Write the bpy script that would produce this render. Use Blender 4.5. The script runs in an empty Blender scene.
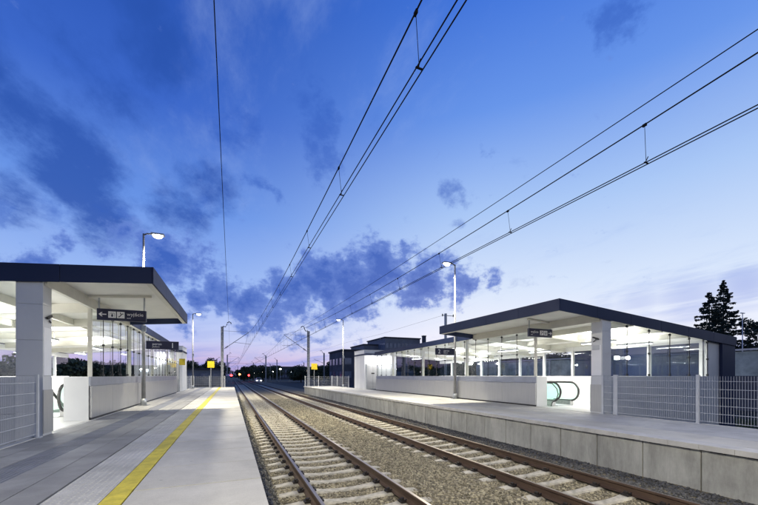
import bpy, math, random
import numpy as np
from mathutils import Vector, Matrix
random.seed(7); rng = np.random.default_rng(7)
S = bpy.context.scene; COL = S.collection
PI = math.pi
YAW = math.atan(148/358); CT = math.cos(YAW); ST = math.sin(YAW); EYE = 1.22; F = 358.0

# ------------------------------------------------------------------ materials
def newmat(name):
    m = bpy.data.materials.new(name); m.use_nodes = True
    nt = m.node_tree; b = nt.nodes['Principled BSDF']
    return m, nt, b
def L(nt, a, b): nt.links.new(a, b)
def N(nt, t, **kw):
    n = nt.nodes.new(t)
    for k, v in kw.items():
        if k in n.inputs: n.inputs[k].default_value = v
        else: setattr(n, k, v)
    return n
def math_(nt, op, a, b=None, c=None):
    n = nt.nodes.new('ShaderNodeMath'); n.operation = op
    for i, x in enumerate((a, b, c)):
        if x is None: continue
        if isinstance(x, (int, float)): n.inputs[i].default_value = x
        else: nt.links.new(x, n.inputs[i])
    return n.outputs[0]
def c4(c): return (c[0], c[1], c[2], 1)
def mat(name, col, rough=.6, metal=0, var=.12, scale=3, bump=0, bscale=60, island=0, col2=None, coat=0, spec=.5, stretch=(1,1,1), fine=None, spots=0, stain=0):
    m, nt, b = newmat(name)
    b.inputs['Roughness'].default_value = rough; b.inputs['Metallic'].default_value = metal
    b.inputs['Specular IOR Level'].default_value = spec
    if coat: b.inputs['Coat Weight'].default_value = coat
    tc = N(nt, 'ShaderNodeTexCoord'); mp = N(nt, 'ShaderNodeMapping'); mp.inputs['Scale'].default_value = stretch
    L(nt, tc.outputs['Object'], mp.inputs['Vector'])
    n1 = N(nt, 'ShaderNodeTexNoise', Scale=scale, Detail=6.0, Roughness=.62); L(nt, mp.outputs[0], n1.inputs['Vector'])
    c2 = col2 if col2 else tuple(x*(1-2*var) for x in col)
    c1 = col if col2 else tuple(min(1, x*(1+var)) for x in col)
    mx = N(nt, 'ShaderNodeMix', data_type='RGBA'); mx.inputs[6].default_value = c4(c1); mx.inputs[7].default_value = c4(c2)
    rmp = N(nt, 'ShaderNodeMapRange'); rmp.inputs[1].default_value = .35; rmp.inputs[2].default_value = .68
    L(nt, n1.outputs[0], rmp.inputs[0]); L(nt, rmp.outputs[0], mx.inputs[0])
    out = mx.outputs[2]
    if island:
        g = N(nt, 'ShaderNodeNewGeometry')
        f = math_(nt, 'MULTIPLY_ADD', g.outputs['Random Per Island'], island, 1-island/2)
        vm = N(nt, 'ShaderNodeVectorMath', operation='SCALE'); L(nt, out, vm.inputs[0]); L(nt, f, vm.inputs['Scale']); out = vm.outputs[0]
    if fine:
        n3 = N(nt, 'ShaderNodeTexNoise', Scale=fine[0], Detail=3.0); L(nt, mp.outputs[0], n3.inputs['Vector'])
        f = math_(nt, 'MULTIPLY_ADD', n3.outputs[0], fine[1], 1-fine[1]/2)
        vm = N(nt, 'ShaderNodeVectorMath', operation='SCALE'); L(nt, out, vm.inputs[0]); L(nt, f, vm.inputs['Scale']); out = vm.outputs[0]
    if stain:
        n4 = N(nt, 'ShaderNodeTexNoise', Scale=.55, Detail=9.0, Roughness=.72, Distortion=.6); L(nt, tc.outputs['Object'], n4.inputs['Vector'])
        r4 = N(nt, 'ShaderNodeMapRange'); r4.inputs[1].default_value = .42; r4.inputs[2].default_value = .66; r4.inputs[3].default_value = 1; r4.inputs[4].default_value = 1-stain; L(nt, n4.outputs[0], r4.inputs[0])
        vm = N(nt, 'ShaderNodeVectorMath', operation='SCALE'); L(nt, out, vm.inputs[0]); L(nt, r4.outputs[0], vm.inputs['Scale']); out = vm.outputs[0]
    if spots:
        vo = N(nt, 'ShaderNodeTexVoronoi', Scale=2.6, Randomness=1.0); L(nt, tc.outputs['Object'], vo.inputs['Vector'])
        r5 = N(nt, 'ShaderNodeMapRange'); r5.inputs[1].default_value = .035; r5.inputs[2].default_value = .055; r5.inputs[3].default_value = 1-spots; r5.inputs[4].default_value = 1; L(nt, vo.outputs['Distance'], r5.inputs[0])
        vm = N(nt, 'ShaderNodeVectorMath', operation='SCALE'); L(nt, out, vm.inputs[0]); L(nt, r5.outputs[0], vm.inputs['Scale']); out = vm.outputs[0]
    L(nt, out, b.inputs['Base Color'])
    rr = N(nt, 'ShaderNodeMapRange'); rr.inputs[3].default_value = max(.02, rough-.1); rr.inputs[4].default_value = min(1, rough+.12)
    L(nt, n1.outputs[0], rr.inputs[0]); L(nt, rr.outputs[0], b.inputs['Roughness'])
    if bump:
        n2 = N(nt, 'ShaderNodeTexNoise', Scale=bscale, Detail=4.0); L(nt, mp.outputs[0], n2.inputs['Vector'])
        bp = N(nt, 'ShaderNodeBump', Strength=bump, Distance=.02); L(nt, n2.outputs[0], bp.inputs['Height']); L(nt, bp.outputs[0], b.inputs['Normal'])
    return m
def emis(name, col, s):
    m, nt, b = newmat(name); b.inputs['Base Color'].default_value = c4(col)
    b.inputs['Emission Color'].default_value = c4(col); b.inputs['Emission Strength'].default_value = s
    return m
def glass(name, tint=(.93, .97, .96), rf=.9):
    m = bpy.data.materials.new(name); m.use_nodes = True; nt = m.node_tree; nt.nodes.clear()
    o = N(nt, 'ShaderNodeOutputMaterial'); mx = N(nt, 'ShaderNodeMixShader')
    t = N(nt, 'ShaderNodeBsdfTransparent'); t.inputs[0].default_value = c4(tint)
    g = N(nt, 'ShaderNodeBsdfGlossy', Roughness=.015); g.inputs[0].default_value = (1, 1, 1, 1)
    fr = N(nt, 'ShaderNodeFresnel', IOR=1.5); ge = N(nt, 'ShaderNodeNewGeometry'); f = math_(nt, 'MULTIPLY', math_(nt, 'MULTIPLY', fr.outputs[0], math_(nt, 'SUBTRACT', 1.0, ge.outputs['Backfacing'])), rf)
    L(nt, f, mx.inputs[0]); L(nt, t.outputs[0], mx.inputs[1]); L(nt, g.outputs[0], mx.inputs[2]); L(nt, mx.outputs[0], o.inputs[0])
    return m

M = dict(
 slab=mat('edge_slab_concrete', (.54, .52, .46), .66, var=.08, scale=1.1, bump=.2, bscale=160, island=.14, fine=(70, .3), spots=.35, stain=.2, stretch=(1,.5,1)),
 paver=mat('grey_paver', (.27, .27, .268), .62, var=.10, scale=1.3, bump=.15, bscale=140, island=.22, fine=(90, .35), spots=.3, stain=.22),
 tact=mat('tactile_paver', (.47, .465, .445), .65, var=.08, scale=2, bump=.1, bscale=150, island=.1, fine=(100, .2), stain=.2),
 guide=mat('guidance_paver', (.18, .19, .22), .6, var=.12, scale=2, bump=.1, bscale=120, fine=(80, .2)),
 joint=mat('joint_bed', (.05, .05, .05), .9, var=.2),
 yellow=mat('yellow_line_paint', (.64, .53, .045), .6, var=.14, scale=5, bump=.2, bscale=150, fine=(45, .5), stain=.28, spots=.3),
 core=mat('platform_core', (.33, .33, .31), .8, var=.1, bump=.2),
 wallpanel=mat('retaining_wall_concrete', (.42, .42, .39), .8, var=.13, scale=2.4, bump=.25, bscale=60, island=.14, fine=(22, .3), stretch=(1,1.6,.4), stain=.26),
 cope=mat('coping_concrete', (.52, .51, .48), .7, var=.08, scale=3, bump=.12, bscale=120, island=.06, fine=(90,.12)),
 ballast=mat('ballast_bed', (.25, .215, .14), .95, scale=14, bump=1.0, bscale=45, col2=(.09, .075, .05), fine=(60, .8)),
 stone=mat('ballast_stone', (.33, .295, .20), .85, scale=4, col2=(.20, .175, .118), island=1.3, bump=.2, bscale=90),
 gstone=mat('grey_stone', (.105, .105, .105), .85, scale=4, col2=(.07, .07, .072), island=.9, bump=.2, bscale=90),
 dirt=mat('ground_earth', (.045, .05, .035), .95, scale=.6, col2=(.03, .035, .022), bump=.6, bscale=8),
 grass=mat('grass_blades', (.05, .085, .03), .7, scale=2, col2=(.035, .06, .02), island=.7),
 sleeper=mat('sleeper_concrete', (.50, .465, .375), .85, var=.2, scale=7, bump=.2, bscale=110, fine=(60,.25)),
 rust=mat('rusted_steel', (.095, .058, .036), .8, scale=9, col2=(.06, .034, .022), bump=.25, bscale=120, stretch=(1,.25,1)),
 railtop=mat('polished_rail_head', (.34, .29, .24), .36, metal=.8, var=.1, scale=30, stretch=(1,.04,1)),
 clip=mat('rail_clip_steel', (.03, .025, .022), .6, metal=.3, var=.2),
 fascia=mat('sky_tinted_fascia', (.011, .021, .066), .55, metal=0, var=.05, scale=.6, spec=.3),  # dark cladding; the sky's blue reflection is put into its base colour
 soffit=mat('cream_soffit', (.80, .79, .74), .55, var=.03, scale=1.2),
 beam=mat('cream_steel_beam', (.68, .665, .59), .5, var=.04),
 white=mat('white_wall_panel', (.80, .80, .79), .5, var=.02, scale=1),
 alu=mat('aluminium_cladding', (.43, .43, .435), .36, metal=.45, var=.04, scale=5, stretch=(1,8,.3)),
 alu2=mat('aluminium_curb', (.36, .38, .44), .35, metal=.5, var=.05, scale=3),
 pillar=mat('pillar_cladding', (.58, .59, .61), .45, metal=.25, var=.03, scale=1.5),
 greyw=mat('end_wall_panel', (.47, .485, .52), .5, metal=.2, var=.05, scale=2),
 floor=mat('pavilion_floor_tile', (.60, .60, .58), .35, var=.04, scale=2),
 galv=mat('galvanised_steel', (.42, .44, .46), .45, metal=.6, var=.12, scale=8),
 galvw=mat('light_grey_post_paint', (.42, .43, .45), .45, metal=.3, var=.06, scale=6),
 dark=mat('dark_fitting', (.02, .02, .024), .5, var=.2),
 wire=mat('overhead_wire_copper', (.012, .013, .018), .95, var=.1, spec=.05),
 mast=mat('mast_zinc_grey', (.40, .41, .43), .7, var=.15, scale=5),
 fence=mat('fence_zinc_wire', (.50, .52, .56), .55, metal=.1, var=.06),
 sign=mat('sign_face_navy', (.012, .014, .05), .4, var=.08),
 rubber=mat('handrail_rubber', (.05, .05, .05), .45, var=.1),
 steel=mat('brushed_steel', (.5, .5, .5), .3, metal=.9, var=.08, scale=12),
 poleg=mat('pole_zinc_grey', (.20, .205, .22), .6, var=.08, scale=6),
 insul=mat('brown_insulator', (.06, .03, .02), .3, var=.1),
 leaf=mat('dark_leaves', (.075, .10, .055), .7, scale=.5, col2=(.05, .068, .038), island=.7),
 needle=mat('spruce_needles', (.04, .06, .038), .7, scale=.6, col2=(.026, .04, .028), island=.6),
 bark=mat('tree_bark', (.08, .06, .045), .9, scale=6, bump=.5, bscale=20),
 bdark=mat('dark_render_wall', (.085, .09, .115), .8, var=.12, scale=.4),
 bgrey=mat('grey_render_wall', (.24, .245, .27), .8, var=.1, scale=.4),
 bwin=mat('building_window_glass', (.22, .25, .32), .12, var=.2, scale=.3, spec=.8),
 roofm=mat('flat_roof_felt', (.07, .07, .08), .8, var=.1),
 barr=mat('noise_barrier_panel', (.38, .43, .40), .5, var=.2, scale=1.2),
 ysign=mat('yellow_sign_face', (.50, .38, .01), .5, var=.03),
 signwhite=mat('white_sign_print', (.82, .82, .84), .5, var=.02),
 lampw=emis('lamp_head_glow', (1, .97, .92), 14),
 tube=emis('tube_light_glow', (.95, .97, 1), 3),
 wlamp=emis('wall_lamp_glow', (1, .98, .95), 10),
 litwin=emis('lit_window_glow', (1, .85, .6), 2.2),
 litwhite=emis('white_window_glow', (.85, .93, 1), 5),
 red=emis('red_signal_glow', (1, .02, .02), 24),
 orange=emis('orange_signal_glow', (1, .22, .04), 26),
 streetw=emis('far_lamp_glow', (1, .95, .85), 30),
 glass=glass('clear_glass', (.96, .98, .98), 1.25), gglass=glass('green_balustrade_glass', (.82, .955, .91), 1.2),
)
# translucent-ish greenish glow is left to real light

# ------------------------------------------------------------------ mesh helpers
class MB:
    def __init__(s): s.v = []; s.f = []
    def add(s, vs, fs):
        o = len(s.v); s.v += [tuple(p) for p in vs]; s.f += [tuple(i+o for i in f) for f in fs]; return s
    def box(s, x0, x1, y0, y1, z0, z1):
        if x0 > x1: x0, x1 = x1, x0
        if y0 > y1: y0, y1 = y1, y0
        return s.add([(x0,y0,z0),(x1,y0,z0),(x1,y1,z0),(x0,y1,z0),(x0,y0,z1),(x1,y0,z1),(x1,y1,z1),(x0,y1,z1)],
                     [(0,3,2,1),(4,5,6,7),(0,1,5,4),(1,2,6,5),(2,3,7,6),(3,0,4,7)])
    def bar(s, a, b, w, h=None):
        h = h or w; a = Vector(a); b = Vector(b); d = (b-a).normalized()
        u = d.cross(Vector((0,0,1)));
        if u.length < 1e-3: u = Vector((1,0,0))
        u.normalize(); n = u.cross(d); vs = []
        for p in (a, b):
            for (i, j) in ((-1,-1),(1,-1),(1,1),(-1,1)): vs.append(p+u*i*w/2+n*j*h/2)
        return s.add(vs, [(0,1,2,3),(7,6,5,4),(0,4,5,1),(1,5,6,2),(2,6,7,3),(3,7,4,0)])
    def tube(s, path, r, n=8, r2=None, close=False):
        P = [Vector(p) for p in path]; k = len(P); vs = []; fs = []
        for i, p in enumerate(P):
            if close: d = P[(i+1) % k]-P[i-1]
            else: d = P[min(i+1, k-1)]-P[max(i-1, 0)]
            d.normalize(); ref = Vector((0,0,1)) if abs(d.z) < .9 else Vector((1,0,0))
            u = d.cross(ref).normalized(); w = u.cross(d)
            rr = r if r2 is None else r+(r2-r)*i/(k-1)
            for j in range(n):
                a = 2*PI*j/n; vs.append(p+u*math.cos(a)*rr+w*math.sin(a)*rr)
        for i in range(k if close else k-1):
            i2 = (i+1) % k
            for j in range(n): fs.append((i*n+j, i*n+(j+1) % n, i2*n+(j+1) % n, i2*n+j))
        if not close: fs.append(tuple(range(n))[::-1]); fs.append(tuple((k-1)*n+j for j in range(n)))
        return s.add(vs, fs)
    def prism_y(s, poly, y0, y1):   # polygon in xz swept along y
        n = len(poly); ar = sum(poly[i][0]*poly[(i+1) % n][1]-poly[(i+1) % n][0]*poly[i][1] for i in range(n))
        if ar < 0: poly = poly[::-1]
        vs = [(x, y0, z) for x, z in poly]+[(x, y1, z) for x, z in poly]
        return s.add(vs, [tuple(range(n))[::1], tuple(range(n, 2*n))[::-1]]+[(i, i+n, (i+1) % n+n, (i+1) % n) for i in range(n)])
    def prism_x(s, poly, x0, x1):
        n = len(poly)
        vs = [(x0, y, z) for y, z in poly]+[(x1, y, z) for y, z in poly]
        return s.add(vs, [tuple(range(n))[::-1], tuple(range(n, 2*n))]+[(i, (i+1) % n, (i+1) % n+n, i+n) for i in range(n)])
    def build(s, name, m, parent=None, smooth=False, bevel=0):
        me = bpy.data.meshes.new(name); me.from_pydata(s.v, [], s.f); me.update()
        o = bpy.data.objects.new(name, me); COL.objects.link(o)
        if m: me.materials.append(M[m] if isinstance(m, str) else m)
        if parent: o.parent = parent; o.matrix_parent_inverse = Matrix.Translation(-parent.location) if parent.type == 'EMPTY' else Matrix()
        if smooth: me.polygons.foreach_set('use_smooth', [True]*len(me.polygons))
        if bevel:
            b = o.modifiers.new('bevel', 'BEVEL'); b.width = bevel; b.segments = 2; b.limit_method = 'ANGLE'
        return o
def tag(o, label, cat, group=None):
    o['label'] = label; o['category'] = cat
    if group: o['group'] = group
    return o
def struct(o, kind='structure'): o['kind'] = kind; return o
def thing(name, label, cat, loc=(0,0,0), group=None):
    e = bpy.data.objects.new(name, None); COL.objects.link(e); e.location = loc; e.empty_display_size = .2
    return tag(e, label, cat, group)
def npmesh(name, verts, faces, m, parent=None):
    me = bpy.data.meshes.new(name); verts = np.asarray(verts, np.float32); faces = np.asarray(faces, np.int32)
    k = faces.shape[1]
    me.vertices.add(len(verts)); me.vertices.foreach_set('co', verts.ravel())
    me.loops.add(faces.size); me.loops.foreach_set('vertex_index', faces.ravel())
    me.polygons.add(len(faces)); me.polygons.foreach_set('loop_start', np.arange(0, faces.size, k, dtype=np.int32))
    me.update(calc_edges=True); me.validate()
    me.materials.append(M[m]); o = bpy.data.objects.new(name, me); COL.objects.link(o)
    if parent: o.parent = parent; o.matrix_parent_inverse = Matrix.Translation(-parent.location) if parent.type == 'EMPTY' else Matrix()
    return o
def copy_tree(o, delta, parent=None, skip=()):
    c = o.copy(); COL.objects.link(c)
    if parent is None: c.location = Vector(o.location)+Vector(delta)
    else: c.parent = parent
    for ch in list(o.children):
        if ch.name.split('.')[0] in skip: continue
        copy_tree(ch, delta, c, skip)
    return c
def text(name, s, size, origin, m, parent, faceneg=True, thick=.002, align='LEFT'):
    cu = bpy.data.curves.new(name, 'FONT'); cu.body = s; cu.size = size; cu.extrude = thick; cu.align_x = align; cu.resolution_u = 3
    t = bpy.data.objects.new(name, cu); COL.objects.link(t)
    bpy.context.view_layer.update()
    me = bpy.data.meshes.new_from_object(t.evaluated_get(bpy.context.evaluated_depsgraph_get()))
    bpy.data.objects.remove(t)
    R = Matrix.Rotation(PI/2, 4, 'X'); me.transform(Matrix.Translation(Vector(origin)) @ R)
    me.materials.clear(); me.materials.append(M[m]); me.name = name
    o = bpy.data.objects.new(name, me); COL.objects.link(o); o.parent = parent
    if parent.type == 'EMPTY': o.matrix_parent_inverse = Matrix.Translation(-parent.location)
    return o
def proj(v, u, z):
    zz = u*CT+v*ST
    if zz < .1: return (-1, -1, zz)
    return (230+F*v/(CT*zz), 375.5-F*(z-EYE)/zz, zz)
ORD = ['nearest','second nearest','third nearest','fourth nearest','fifth nearest','sixth nearest','seventh nearest','eighth nearest','ninth nearest','tenth nearest','eleventh nearest','twelfth nearest','thirteenth nearest','fourteenth nearest','fifteenth nearest','sixteenth nearest','seventeenth nearest','eighteenth nearest','nineteenth nearest','twentieth nearest']
UF = 41.0   # far end of platforms
# ------------------------------------------------------------------ ground and ballast
b = MB(); R_ = 3000
b.add([(-R_,-300,-1.05),(R_,-300,-1.05),(R_,R_,-1.05),(-R_,R_,-1.05)], [(0,1,2,3)]); struct(b.build('ground', 'dirt'))
def hb(v):
    pts = [(.2,-.93),(.7,-.955),(1.1,-.975),(2.06,-1.002),(3.0,-.975),(3.5,-.94),(4.1,-.925),(4.7,-.94),(5.1,-.975),(5.93,-1.002),(6.8,-.972),(7.2,-.88),(7.5,-.83),(7.9,-.83)]
    return float(np.interp(v, [p[0] for p in pts], [p[1] for p in pts]))
xs = [-.0,.2,.4,.6,.8,1.1,1.4,1.75,2.06,2.4,2.8,3.1,3.5,3.8,4.1,4.4,4.7,5.1,5.5,5.93,6.3,6.8,7.0,7.2,7.35,7.5,7.8]
ys = list(np.arange(-4, 41, .5))+list(np.arange(41, 330, 4))
vs = []; fs = []
for y in ys:
    for x in xs: vs.append((x, y, hb(x)+random.uniform(-.008,.008)))
nx = len(xs)
for j in range(len(ys)-1):
    for i in range(nx-1): fs.append((j*nx+i, j*nx+i+1, (j+1)*nx+i+1, (j+1)*nx+i))
struct(MB().add(vs, fs).build('ballast_bed', 'ballast'))
b = MB()
for x0, x1, z0, z1 in ((-3, 0, -1.03, -.93), (7.8, 11, -.83, -1.03)):
    b.add([(x0,UF+.3,z0),(x1,UF+.3,z1),(x1,330,z1),(x0,330,z0)], [(0,1,2,3)])
struct(b.build('cess_path', 'ballast'))

SP = .6; TRK = (2.06, 5.93)
phase = (.09, .05)
ICO_V = None
def ico():
    t = (1+5**.5)/2
    v = np.array([(-1,t,0),(1,t,0),(-1,-t,0),(1,-t,0),(0,-1,t),(0,1,t),(0,-1,-t),(0,1,-t),(t,0,-1),(t,0,1),(-t,0,-1),(-t,0,1)], float)
    v /= np.linalg.norm(v[0])
    f = np.array([(0,11,5),(0,5,1),(0,1,7),(0,7,10),(0,10,11),(1,5,9),(5,11,4),(11,10,2),(10,7,6),(7,1,8),(3,9,4),(3,4,2),(3,2,6),(3,6,8),(3,8,9),(4,9,5),(2,4,11),(6,2,10),(8,6,7),(9,8,1)])
    return v, f
IV, IF = ico()
def stones(name, P, size, m, flat=.75):
    n = len(P); V = np.repeat(IV[None], n, 0)
    V = V*(1+rng.uniform(-.28, .28, (n, 12, 1)))
    V *= rng.uniform(.6, 1.15, (n, 1, 3))
    a = rng.uniform(0, 2*PI, n); bb = rng.uniform(-.7, .7, n)
    ca, sa, cb, sb = np.cos(a), np.sin(a), np.cos(bb), np.sin(bb)
    y = V[:,:,1]*cb[:,None]-V[:,:,2]*sb[:,None]; z = V[:,:,1]*sb[:,None]+V[:,:,2]*cb[:,None]; x = V[:,:,0]
    X = x*ca[:,None]-y*sa[:,None]; Y = x*sa[:,None]+y*ca[:,None]
    s = size[:,None]
    W = np.stack([X*s+P[:,0:1], Y*s+P[:,1:2], z*s*flat+P[:,2:3]], 2).reshape(-1, 3)
    Fc = (IF[None]+12*np.arange(n)[:,None,None]).reshape(-1, 3)
    return npmesh(name, W, Fc, m)
def scatter(dens, u0, u1, v0, v1):
    n = int(dens*(u1-u0)*(v1-v0)); return np.stack([rng.uniform(v0, v1, n), rng.uniform(u0, u1, n)], 1)
def clear(P, keepp=.06):
    ok = np.ones(len(P), bool)
    for k, c in enumerate(TRK):
        d = np.abs(P[:,0]-c); fr = np.abs(((P[:,1]-phase[k]+SP/2) % SP)-SP/2)
        on = (d < 1.27) & (fr < .135)
        ok &= ~(on & (rng.uniform(0,1,len(P)) > keepp))
        ok &= ~(np.abs(d-.752) < .10)
    return ok
Ps = []; Sz = []
for (u0, u1, dn, sz) in ((1.5, 9, 1150, .0235), (9, 17, 760, .028), (17, 34, 330, .035)):
    P = scatter(dn, u0, u1, .62, 7.12); P = P[clear(P)]
    Ps.append(P); Sz.append(rng.uniform(.65, 1.35, len(P))*sz)
P = np.concatenate(Ps); Sz = np.concatenate(Sz)
zz = np.array([hb(x) for x in P[:,0]])+rng.uniform(-.012, .014, len(P))
o = stones('ballast_stones', np.column_stack([P, zz]), Sz, 'stone'); struct(o, 'stuff')
tag(o, 'brown crushed stone ballast between and around the rails', 'ballast')
Ps = []; Sz = []
for (u0, u1, dn, sz) in ((1.5, 12, 800, .028), (12, 36, 300, .036)):
    for (a0, a1) in ((.36, .66), (7.05, 7.66)):
        P = scatter(dn, u0, u1, a0, a1); Ps.append(P); Sz.append(rng.uniform(.65, 1.35, len(P))*sz)
P = np.concatenate(Ps); Sz = np.concatenate(Sz)
zz = np.array([hb(x) for x in P[:,0]])+rng.uniform(-.008, .016, len(P))
o = stones('grey_gravel', np.column_stack([P, zz]), Sz, 'gstone'); struct(o, 'stuff')
tag(o, 'dark grey gravel strips along the foot of both platforms', 'gravel')

# sleepers
def sleeper_mesh():
    b = MB(); xs = np.linspace(-1.3, 1.3, 27); w = .145; wt = .10
    def zt(x): a = abs(x); return -.935-.038*max(0, 1-(a/.62)**2.2) if a < .62 else (-.935 if a < 1.02 else -.935-.03*(a-1.02)/.28)
    vs = []; fs = []
    for x in xs:
        t = zt(x); ww = wt*(1-.18*max(0, 1-(abs(x)/.6)**2))
        vs += [(x,-w,-1.04),(x,-ww-.012,t-.02),(x,-ww+.01,t),(x,ww-.01,t),(x,ww+.012,t-.02),(x,w,-1.04)]
    k = 6
    for i in range(len(xs)-1):
        for j in range(k-1): fs.append((i*k+j, (i+1)*k+j, (i+1)*k+j+1, i*k+j+1))
    fs.append(tuple(range(k))); fs.append(tuple((len(xs)-1)*k+j for j in range(k))[::-1])
    b.add(vs, [f[::-1] for f in fs]); return b
proto = None; nsl = 0
for k, c in enumerate(TRK):
    tn = 'near track beside the yellow lined platform' if k == 0 else 'far track beside the concrete retaining wall'
    vis = 0
    i0 = 3 if k == 0 else 1
    for i in range(i0, i0+148):
        u = phase[k]+i*SP
        if proto is None:
            proto = thing('railway_sleeper', '', 'sleeper', (c, u, 0))
            so = MB.build(sleeper_mesh(), 'sleeper_body', 'sleeper', None, smooth=False); so.parent = proto
            for s1 in (-1, 1):
                for s2 in (-1, 1):
                    x = s1*.752+s2*.115; cb = MB()
                    cb.box(x-.05, x+.05, -.07, .07, -.933, -.905); cb.box(x-.022, x+.022, -.03, .03, -.905, -.865)
                    cb.bar((x-s2*.02, -.055, -.895), (x-s2*.055, -.055, -.88), .02); cb.bar((x-s2*.02, .055, -.895), (x-s2*.055, .055, -.88), .02)
                    co = cb.build('rail_clip', 'clip'); co.parent = proto
            so.name = 'sleeper_body'; o = proto
        else:
            o = copy_tree(proto, (c-proto.location.x, u-proto.location.y, 0), skip=() if u < 20 else ('rail_clip',))
        nn = max([proj(c+.7*q, u, -.95) for q in (-1, 0, 1)], key=lambda p: -abs(p[0]-379))
        inframe = any(0 < proj(c+q, u, -.95)[0] < 758 and proj(c+q, u, -.95)[1] < 505 for q in (-.7, 0, .7))
        if inframe and vis < 20:
            lb = 'pale concrete sleeper in the %s, %s to the camera' % (('near track', 'far track')[k], ORD[vis]); vis += 1
        elif inframe: lb = 'one of the distant concrete sleepers of the %s' % tn
        else: lb = 'concrete sleeper of the %s, just outside the view' % ('near track', 'far track')[k]
        o['label'] = lb; o['group'] = 'concrete sleepers of the %s' % ('near track', 'far track')[k]
# rails
prof = [(-.075,-.932),(.075,-.932),(.075,-.921),(.02,-.905),(.0085,-.895),(.0085,-.815),(.03,-.803),(.036,-.797),(.036,-.772),(.028,-.7615),(-.028,-.7615),(-.036,-.772),(-.036,-.797),(-.03,-.803),(-.0085,-.815),(-.0085,-.895),(-.02,-.905),(-.075,-.921)]
names = ['leftmost rail, the one nearest the yellow lined platform', 'right hand rail of the near track', 'left hand rail of the far track', 'rightmost rail, running nearest the concrete retaining wall']
for i, c in enumerate((TRK[0]-.752, TRK[0]+.752, TRK[1]-.752, TRK[1]+.752)):
    t = thing('railway_rail', 'rusty brown steel '+names[i], 'rail', (c, 0, 0), 'steel rails of the two tracks')
    MB().prism_y([(c+x, z) for x, z in prof], -3, 330).build('rail_profile', 'rust', t)
    MB().box(c-.027, c+.027, -3, 330, -.7612, -.7595).build('running_surface', 'railtop', t)

# ------------------------------------------------------------------ platforms
Lp = bpy.data.objects.new('platform', None); COL.objects.link(Lp); struct(Lp)
def slabs(x0, x1, u0, u1, step, z0, z1, g=.006, brk=0, name='', m='', par=None, jitter=.0015):
    b = MB(); u = u0
    while u < u1-1e-6:
        if abs(u) > -1:
            d = random.uniform(-jitter, jitter)
            b.box(x0+g/2, x1-g/2, u+g/2, min(u+step, u1)-g/2, z0, z1+d)
        u += step
    return b.build(name, m, par)
LU0 = -3.0
MB().box(-3.62, .30, LU0, UF, -1.2, -.06).build('platform_core', 'core', Lp)
MB().box(-3.60, .28, LU0, UF-.02, -.06, -.022).build('joint_bed', 'joint', Lp)
slabs(-.965, .34, LU0-.51, UF, 1.0, -.0215, 0, .021, name='edge_slabs', m='slab', par=Lp)
MB().box(.06, .335, LU0, UF, -.17, -.0225).build('edge_coping', 'cope', Lp)
slabs(-1.165, -.967, LU0, UF, 1.0, -.0215, 0, .003, name='yellow_line', m='yellow', par=Lp)
slabs(-1.68, -1.17, LU0, UF, .5, -.0215, -.001, .005, name='tactile_pavers', m='tact', par=Lp)
b = MB(); u = .8
n6 = [(math.cos(PI*i/3), math.sin(PI*i/3)) for i in range(6)]
while u < 22:
    for i in range(8):
        x = -1.655+i*.064
        b.add([(x+.020*c, u+.020*s, -.001) for c, s in n6]+[(x+.012*c, u+.012*s, .0045) for c, s in n6],
              [(6,7,8,9,10,11)]+[(j, (j+1) % 6, (j+1) % 6+6, j+6) for j in range(6)])
    u += .064
b.build('tactile_studs', 'tact', Lp)
b = MB()
rows = [(-2.045,-1.70),(-2.405,-2.05),(-3.14,-2.785),(-3.50,-3.145)]
for r, (x0, x1) in enumerate(rows):
    u = LU0+(.35 if r % 2 else 0)-.7
    while u < UF:
        b.box(x0+.003, x1-.003, max(u, LU0)+.003, min(u+.7, UF)-.003, -.0215, random.uniform(-.001,.001)); u += .7
b.build('grey_pavers', 'paver', Lp)
MB().box(-2.78, -2.41, LU0, UF, -.0215, -.003).build('guidance_strip', 'guide', Lp)
b = MB()
for i in range(7): b.box(-2.765+i*.052, -2.765+i*.052+.026, LU0, UF, -.003, .002)
b.build('guidance_ribs', 'guide', Lp)
MB().box(-3.62, -3.505, LU0, UF, -.06, .012).build('kerb', 'cope', Lp, bevel=.006)

Rp = bpy.data.objects.new('platform', None); COL.objects.link(Rp); struct(Rp)
RV = 7.66
MB().box(RV+.16, 11.0, LU0, UF, -1.2, -.06).build('platform_core', 'core', Rp)
MB().box(RV+.05, 10.95, LU0, UF-.02, -.06, -.022).build('joint_bed', 'joint', Rp)
b = MB(); u = LU0+.82-.98*1
while u < UF: b.box(RV+.075, RV+.16, u+.010, min(u+.98, UF)-.010, -1.1, -.115); u += .98
b.build('retaining_wall', 'wallpanel', Rp, bevel=.004)
b = MB(); u = LU0+.33-.49
while u < UF: b.box(RV, RV+.42, u+.002, min(u+.49, UF)-.002, -.098+random.choice((0,0,.004)), random.uniform(-.001,.001)); u += .49
b.build('edge_coping', 'cope', Rp, bevel=.003)
b = MB(); u = LU0+.33-.49
while u < UF: b.box(RV+.03, RV+.3, u+.15, u+.34, -.115, -.0985); u += .49
b.build('gap_shadow_block', 'dark', Rp)  # dark blocks added as the small shadows in the gap under the coping
slabs(RV+.425, 8.97, LU0, UF, 1.0, -.0215, 0, .006, name='edge_slabs', m='slab', par=Rp)
slabs(8.975, 9.49, LU0, UF, .5, -.0215, 0, .005, name='tactile_pavers', m='tact', par=Rp)
b = MB()
for r in range(4):
    x0 = 9.50+r*.355; u = LU0+(.35 if r % 2 else 0)-.7
    while u < UF:
        b.box(x0+.003, x0+.352, max(u, LU0)+.003, min(u+.7, UF)-.003, -.0215, random.uniform(-.001,.001)); u += .7
b.build('grey_pavers', 'tact', Rp)
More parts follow.
